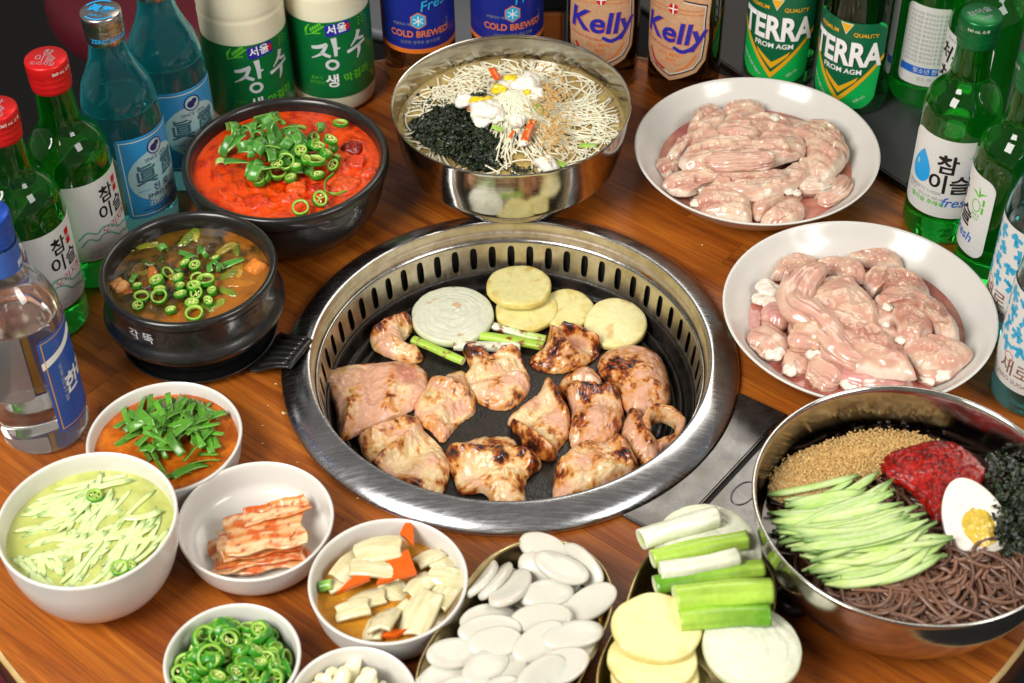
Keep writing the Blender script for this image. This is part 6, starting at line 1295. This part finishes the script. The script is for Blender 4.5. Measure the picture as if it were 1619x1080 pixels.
# ---- green chili dish ----------------------------------------------------------------
hx_, hy_, hpr = DISH['chili']; rs = random.Random(71); LBL = 'sliced green chili ring heaped in the small white dish'; GRP = 'chili rings in the white dish'
pool('chili_juice', (hx_, hy_), 0.016, wall_r(hpr, 0.016) + 0.0003, 15, np.array(hx('#2c4a12')), np.array(hx('#3e6418')), 'green juice under the sliced chilies', 'juice', amp=0.0004)
for i in range(210):
    r = 0.0385 * math.sqrt(rs.random()); a = rs.uniform(0, 6.283); lay = i / 210.0; z = 0.020 + lay * (0.018 - 0.011 * (r / 0.0385) ** 2) + rs.uniform(-0.001, 0.001); r *= (0.96 - 0.08 * lay)
    put('chili_ring', CHILI[i % 8], (hx_ + r * math.cos(a), hy_ + r * math.sin(a), z), (rs.gauss(0, 0.75), rs.gauss(0, 0.75), rs.uniform(0, 6.3)), LBL, 'chili', GRP, rs.uniform(0.85, 1.35))
# ---- garlic ---------------------------------------------------------------------------
gx, gy, gpr = DISH['garlic']; rs = random.Random(81); LBL = 'peeled cut garlic clove in the small white dish'; GRP = 'garlic cloves in the white dish'
def clove(seed):
    n = 18; t = np.linspace(0, 1, n); pa = np.stack([(t - 0.5) * 0.024, 0.003 * np.sin(np.pi * t), 0 * t], 1); rr_ = 0.0062 * np.sqrt(np.clip(np.sin(np.pi * (0.03 + 0.94 * t ** 0.8)), 0.01, 1)); v, f, stp = sweep(pa, rr_, rr_ * 0.8, 18); v += 0.0005 * np.column_stack([fbma(v, 120, 2, seed)] * 3); c = lerp3(C['garlic'], np.array(hx('#f0ecd0')), stp[:, 0]); o = mk('t', v, f, F_VEG, cols=c); m = o.data; bpy.data.objects.remove(o); m.name = 'garlic_clove'; return m
GAR = [clove(i) for i in range(4)]
for i in range(34):
    r = 0.031 * math.sqrt(rs.random()); a = rs.uniform(0, 6.28); lay = i / 34.0; put('garlic_clove', GAR[i % 4], (gx + r * math.cos(a), gy + r * math.sin(a), 0.016 + 0.021 * lay - 0.008 * (r / 0.031) ** 2 * lay), (rs.gauss(0, 0.5), rs.gauss(0, 0.45), rs.uniform(0, 6.3)), LBL, 'garlic', GRP, rs.uniform(0.85, 1.1))
# ---- rice cakes -----------------------------------------------------------------------
def cake(seed, a=0.0185, b=0.0105, th=0.0054):
    prof = [(0, th), (0.5, th), (0.85, th * 0.98), (0.96, th * 0.85), (1.0, th * 0.55), (0.985, th * 0.2), (0.93, 0), (0.5, 0), (0, 0)]; v, f = lathe(prof, 40); an = np.arctan2(v[:, 1], v[:, 0]); v[:, 0] *= a; v[:, 1] *= b * (1 + 0.04 * np.sin(2 * an + seed)); v[:, 0] += 0.35 * (v[:, 2] - th / 2); v[:, 2] += (0.0016 if seed % 2 else -0.0008) * (v[:, 0] / a) ** 2 + 0.0003 * fbma(v, 150, 2, seed)
    o = mk('t', v, f, F_CAKE, cols=np.tile(C['ricec'], (len(v), 1))); m = o.data; bpy.data.objects.remove(o); m.name = 'rice_cake'; return m
CK = [cake(i, 0.0190 + 0.0013 * (i % 3), 0.0112 + 0.0008 * (i % 2)) for i in range(6)]
LBL = 'oval slanted white rice cake slice in the gold pan'; GRP = 'rice cake slices in the gold pan'; rs = random.Random(91)
for i, (x, y, a, z, tx, ty) in enumerate([(1215, 260, -30, .030, .3, .1), (1290, 355, -28, .036, -.1, .15), (1395, 330, -52, .031, .9, .0), (945, 410, 65, .027, -.9, .2), (1000, 410, 62, .030, -.8, .2), (1065, 455, 58, .034, -.35, .2), (1225, 470, 12, .033, .1, .1), (1425, 510, 25, .030, .2, -.2), (1200, 580, 8, .034, .3, .0), (1190, 380, -60, .026, .5, .2), (960, 585, 15, .028, .2, .2), (965, 640, 8, .034, .15, .1), (990, 690, 5, .036, .2, .0), (1190, 690, 35, .036, .25, -.1), (1345, 660, 15, .038, .05, .05), (800, 745, 18, .034, .1, .2), (945, 805, 50, .036, .1, .2), (1280, 805, 25, .037, .2, .0), (1090, 775, -10, .030, .2, .1), (1200, 845, 40, .039, .4, .1), (1060, 850, 70, .034, -.3, .2), (760, 850, 40, .031, .2, .2), (1330, 740, 30, .032, .3, .1), (850, 920, 10, .037, .1, .1), (1000, 930, 30, .039, .1, .0), (700, 900, 60, .031, .2, .1), (1150, 930, 0, .038, .1, .1), (1310, 560, 40, .028, .2, .1)]): put('rice_cake', CK[i % 6], p3(x, y, z), (tx, ty, R_(a)), LBL, 'rice cake', GRP)
mid1, ct1 = gourd(p1a[:2], 0.048, p1b[:2], 0.050); inner = ct1(0.022, 80)
for i in range(60):
    q = inner[(i * 7) % 80]; t = math.sqrt(rs.random()); p = mid1 + (q - mid1) * t; put('rice_cake', CK[i % 6], (p[0], p[1], 0.008 + 0.016 * (i / 60.0)), (rs.gauss(0, 0.2), rs.gauss(0, 0.2), rs.uniform(0, 3.1)), LBL, 'rice cake', GRP)
# ---- leek, potato and onion pan -----------------------------------------------------------
CL = lambda x, y: (940 + x / 2.25, 600 + y / 2.25)
def l3(x, y, z): return at(*CL(x, y), z)
onion(400, 600, 0.0375, 0.009, 0.0340, 21, 'round onion slice beneath the leek pieces in the gold pan', None, conv=CL, brown=False, tilt=(8, 4))
onion(470, 700, 0.0340, 0.010, 0.0160, 22, 'onion slice buried deep under the leek pieces', None, conv=CL, brown=False)
onion(558, 945, 0.0325, 0.009, 0.0345, 23, 'wide onion slice overhanging the gold pan edge', None, conv=CL, brown=False, tilt=(4, 6), ctr=(-0.3, 0.15))
for x, y, R, z, sd, tl_, lab in ((250, 1080, .030, .014, 31, (3, 2), 'potato slice lowest of the raw ones in the gold pan'), (215, 1050, .0300, .026, 32, (4, -2), 'raw potato slice second from the bottom in the gold pan'), (205, 985, .0300, .034, 33, (4, 2), 'raw potato slice in the middle of the stack in the pan'), (222, 872, .0305, .043, 34, (8, 4), 'topmost raw potato slice against the leek pieces')): potato(x, y, R, .007, z, sd, lab, None, ell=0.86, tilt=tl_, brown=0, conv=CL, light=0.4, rz=0.1)
zl_ = 0.050
for x0, y0, x1, y1, z, r, ca_, cb_, fl_, lab in ((165, 570, 440, 488, zl_, .0078, 'leekw', 'leekw', .9, 'thick white leek piece lying uppermost on the onion slice'), (205, 640, 545, 570, zl_ - .004, .0072, 'leek', 'leek', .85, 'split light green leek piece beside the white one'), (232, 680, 512, 630, zl_ + .003, .0066, 'leekw', 'leekw', .9, 'slender white leek piece between green ones'), (215, 735, 602, 672, zl_ - .004, .0074, 'leekd', 'leek', .8, 'bright green leek piece under the slender white one'), (285, 782, 632, 752, zl_ + .004, .0098, 'leek', 'leek', .85, 'thickest pale green leek piece'), (300, 860, 625, 838, zl_, .0082, 'leek', 'leekd', .75, 'flattened bright green leek piece resting on the onion slice')):
    stalk(l3(x0, y0, z), l3(x1, y1, z), r, C[ca_], C[cb_], lab, 'leek_piece', 'leek', flat=fl_, seed=int(x0), n=30)
# ---- buckwheat noodle bowl ------------------------------------------------------------------
bx, by = SB; zb = 0.052
pool('dark_broth', SB, zb - 0.004, wall_r(soba_prof, zb - 0.004) + 0.0003, 17, np.array(hx('#3c2718')), np.array(hx('#543822')), 'dark broth under the buckwheat noodles', 'broth', amp=0.0004)
CZ = lambda x, y: (1180 + x / 3.0, 640 + y / 3.0)
def z3(x, y, z): return at(*CZ(x, y), z)
def in_bowl(p, m=0.004): return math.hypot(p[0] - bx, p[1] - by) < wall_r(soba_prof, min(max(p[2], 0.02), 0.08)) - m
rs = random.Random(101); parts, cs = [], []
def soba(pts):
    if not all(in_bowl(p, 0.002) for p in pts): return
    v, f, _ = sweep(catmull(pts, 36), 0.00135, 0.00125, 7); parts.append((v, f)); k = rs.random(); cs.append(np.tile((C['soba'] * k + C['sobad'] * (1 - k)) * rs.uniform(0.85, 1.1), (len(v), 1)))
oks = lambda x, y: math.hypot(x - bx, y - by) < 0.0965
for i in range(640):
    lay = rs.uniform(-0.004, 0.0075); q = z3(rs.uniform(430, 1500), rs.uniform(700, 1040), zb) if i < 380 else (bx + rs.uniform(-.09, .09), by + rs.uniform(-.09, .09), 0)
    if i >= 380: lay = rs.uniform(-0.004, 0.001)
    h0 = R_(rs.gauss(-60, 40)); k0 = rs.choice((-1, 1)) * rs.uniform(5, 75); zz = rs.uniform(0, 6)
    pa = wander((q[0], q[1]), h0, rs.uniform(0.04, 0.10), k0, 5.0, lambda x, y, t: zb + lay + 0.0016 * math.sin(t * 5 + zz), oks, 0.0013, 40)
    if pa is None: continue
    v, f, _ = sweep(pa, 0.0014, 0.0013, 8); parts.append((v, f)); k = rs.random(); cs.append(np.tile((C['soba'] * k + C['sobad'] * (1 - k)) * rs.uniform(0.85, 1.12), (len(v), 1)))
v, f = join(parts); o = mk('buckwheat_noodles', v, f, F_SOBA, cols=np.clip(np.vstack(cs), 0, 1)); tag(o, 'tangled dark brown buckwheat noodles in the polished steel bowl', 'noodles', kind='stuff')
def mound(name, poly, z0, h, seed, conv3, c0, c1, mat, lab, cat, grain=0.0006, gsc=700, kind=None):
    v, f, info = blob(poly, z0, h, seed, 0.0014, 0.0004, conv=lambda a, b: conv3(a, b, z0), S=110, K=40, power=1.6); g = fbma(v, gsc, 3, seed + 2); v[:, 2] += grain * g
    c = lerp3(c0, c1, sstep(-0.4, 0.5, g + 0.4 * info['big'])); o = thing(name, v, f, mat, np.clip(c, 0, 1), lab, cat); return o
mound('sesame_powder', [(115, 440), (120, 350), (190, 270), (330, 210), (480, 160), (640, 135), (800, 150), (900, 185), (880, 230), (700, 300), (560, 380), (400, 440), (220, 470)], zb + 0.002, 0.010, 111, z3, np.array(hx('#d9bd86')), np.array(hx('#9c7a44')), F_SEED, 'coarse ground sesame spread over the buckwheat noodles', 'sesame', 0.0010, 620)
mo = [o for o in COL.objects if o.name.startswith('sesame_powder')][0]; mv = np.array([q.co[:] for q in mo.data.vertices])[: 1 + 110 * 40]; ml = np.array(mo.location); wts = np.maximum(0.05, np.linalg.norm(mv[:, :2] - mv[0, :2], axis=1)); wts /= wts.sum()
pick = np.random.default_rng(4).choice(len(mv), 3400, p=wts); sp = [mv[i] + ml + np.array([rs.gauss(0, 0.0011), rs.gauss(0, 0.0011), rs.uniform(0.0002, 0.0011)]) for i in pick]
seeds(sp, 'loose sesame grains on top of the ground sesame', 'sesame_grains', ('ses', 'ses2'), 0.0012)
mound('chili_paste', [(635, 300), (670, 240), (760, 212), (880, 185), (990, 195), (1070, 250), (1130, 320), (1100, 400), (1020, 450), (960, 520), (900, 560), (840, 480), (760, 400), (680, 360)], zb + 0.006, 0.012, 117, z3, np.array(hx('#a4140a')), np.array(hx('#5e0703')), F_SAUCE, 'glossy dark red chili paste mound in the steel bowl', 'chili paste', 0.0012, 380)
rs = random.Random(121); LBL = 'cut cucumber strip fanned over the buckwheat noodles'; GRP = 'cucumber strips on the buckwheat noodles'
for i in range(52):
    u = i / 51.0; w = rs.random(); x1 = 600 + 370 * u ** 0.8 + rs.gauss(0, 60); y1 = 345 + 340 * u + rs.gauss(0, 40); x0 = 130 + 260 * u ** 1.6 + rs.gauss(0, 40); y0 = 480 + 330 * u + rs.gauss(0, 38)
    t = rs.uniform(0.0, 0.25); x1, y1 = x1 + (x0 - x1) * t * 0.6, y1 + (y0 - y1) * t * 0.6
    z = zb + 0.006 + 0.013 * math.sin(math.pi * min(1, max(0, u))) * rs.uniform(0.25, 1.0) + 0.002; P0, P1 = z3(x0, y0, z - 0.001), z3(x1, y1, z + 0.003)
    if not in_bowl(P0, 0.002): P0 = P0 + (P1 - P0) * 0.12
    v, f, c = strip(P0, P1, rs.uniform(0.0024, 0.0036), rs.uniform(0.0014, 0.0020), rs.randint(0, 99), F_VEG, C['cucl'] * (0.72 + 0.28 * w), C['cuc'] * np.array([0.62 + 0.2 * w, 0.9, 0.45]), True, rs.gauss(0.06, 0.05), 16); thing('cucumber_strip', v, f, F_VEG, c, LBL, 'cucumber', GRP)
# half egg
eg = empty('boiled_egg', z3(1085, 545, zb + 0.0125), 'halved boiled egg with yellow yolk on the buckwheat noodles', 'egg')
S = 48; prof = [(0.0, 0.0), (0.55, 0.0), (0.85, 0.0), (0.97, -0.02), (1.0, -0.08), (0.97, -0.3), (0.86, -0.55), (0.62, -0.8), (0.3, -0.95), (0, -1.0)]
v, f = lathe(prof, S); v[:, 0] *= 0.0185 * (1 - 0.16 * v[:, 1]); v[:, 1] *= 0.0255; v[:, 2] *= 0.016; f = [q[::-1] for q in f]
mk('egg_white', v, f, F_EGG, eg, cols=np.tile(C['egg'], (len(v), 1)))
v, f = disc_grid(1.0, 22, 60); rr_ = np.linalg.norm(v[:, :2], axis=1); v[:, 2] = 0.0017 * (1 - rr_ ** 4) - 0.0004; wob = 1 + 0.10 * fbma(v, 1.6, 2, 7.0); v[:, 0] *= 0.0106 * wob; v[:, 1] *= 0.0122 * wob; v[:, 0] += 0.0008; v[:, 1] -= 0.0045; v[:, 2] += 0.0005 * fbma(v, 420, 4, 4.0); ang = np.arctan2(v[:, 1] + 0.005, v[:, 0]); 
mk('yolk', v, f, F_EGG, eg, cols=lerp3(C['yolk'], C['yolk'] * 0.8, sstep(-0.3, 0.4, fbma(v, 300, 3, 2.0))))
eg.rotation_euler = (R_(26), R_(-4), R_(16)); eg.scale = (1.22, 1.22, 1.1)
sp = []
while len(sp) < 900:
    x, y = rs.gauss(1290, 75), rs.uniform(230, 720)
    p = z3(x, y, zb + 0.006 + 0.012 * max(0, 1 - ((y - 450) / 300) ** 2) * rs.uniform(0.4, 1))
    if in_bowl(p, 0.001) and x > 1120 + 0.25 * abs(y - 350): sp.append((p, rs.uniform(0.0018, 0.0036)))
flakes(sp, 'dark green laver flakes beside the halved egg', 'laver_flakes')
# ---- crumbs and knob -----------------------------------------------------------------------
rs = random.Random(131); CR_ = [(448, 652, .0028), (436, 606, .0014), (570, 786, .0028), (752, 841, .0020), (803, 846, .0020), (415, 672, .0010), (415, 700, .0008), (1110, 386, .0012), (540, 752, .0012), (424, 640, .0010), (1180, 395, .0008), (470, 730, .0008)]
for x, y, r in CR_:
    p = at(x, y, 0.001)
    if 0.1845 < math.hypot(p[0], p[1]) < 0.187: p = p * 1.015
    pts = [(r * rs.uniform(0.4, 1.3) * math.cos(a), r * rs.uniform(0.3, 0.9) * math.sin(a), 0) for a in np.linspace(0, 6.28, 7, endpoint=False)]; v = np.array(pts + [(0, 0, r * 0.35)]); f = [(k, (k + 1) % 7, 7) for k in range(7)] + [tuple(range(7))[::-1]]
    o = mk('food_crumb', v, f, F_SEED, cols=np.tile(np.array(hx('#e0c48a')), (8, 1)), smooth=False); o.location = (p[0], p[1], 0.0004); tag(o, 'tiny pale yellow food crumb on the wooden table', 'crumb', 'crumbs on the table')
q = at(1252, 955, 0.0); kb = empty('gas_knob', (q[0], q[1], 0.0003), 'small black round gas knob between gold pan and steel bowl', 'knob'); v, f = lathe(rounded([(0, 0), (0.0135, 0), (0.0140, 0.006), (0.0115, 0.0105), (0, 0.011)], 2), 40); mk('body', v, f, BLACKEDGE, kb); box('grip_bar', (0, 0, 0.012), (0.020, 0.004, 0.004), BLACKEDGE, kb, 0.001)
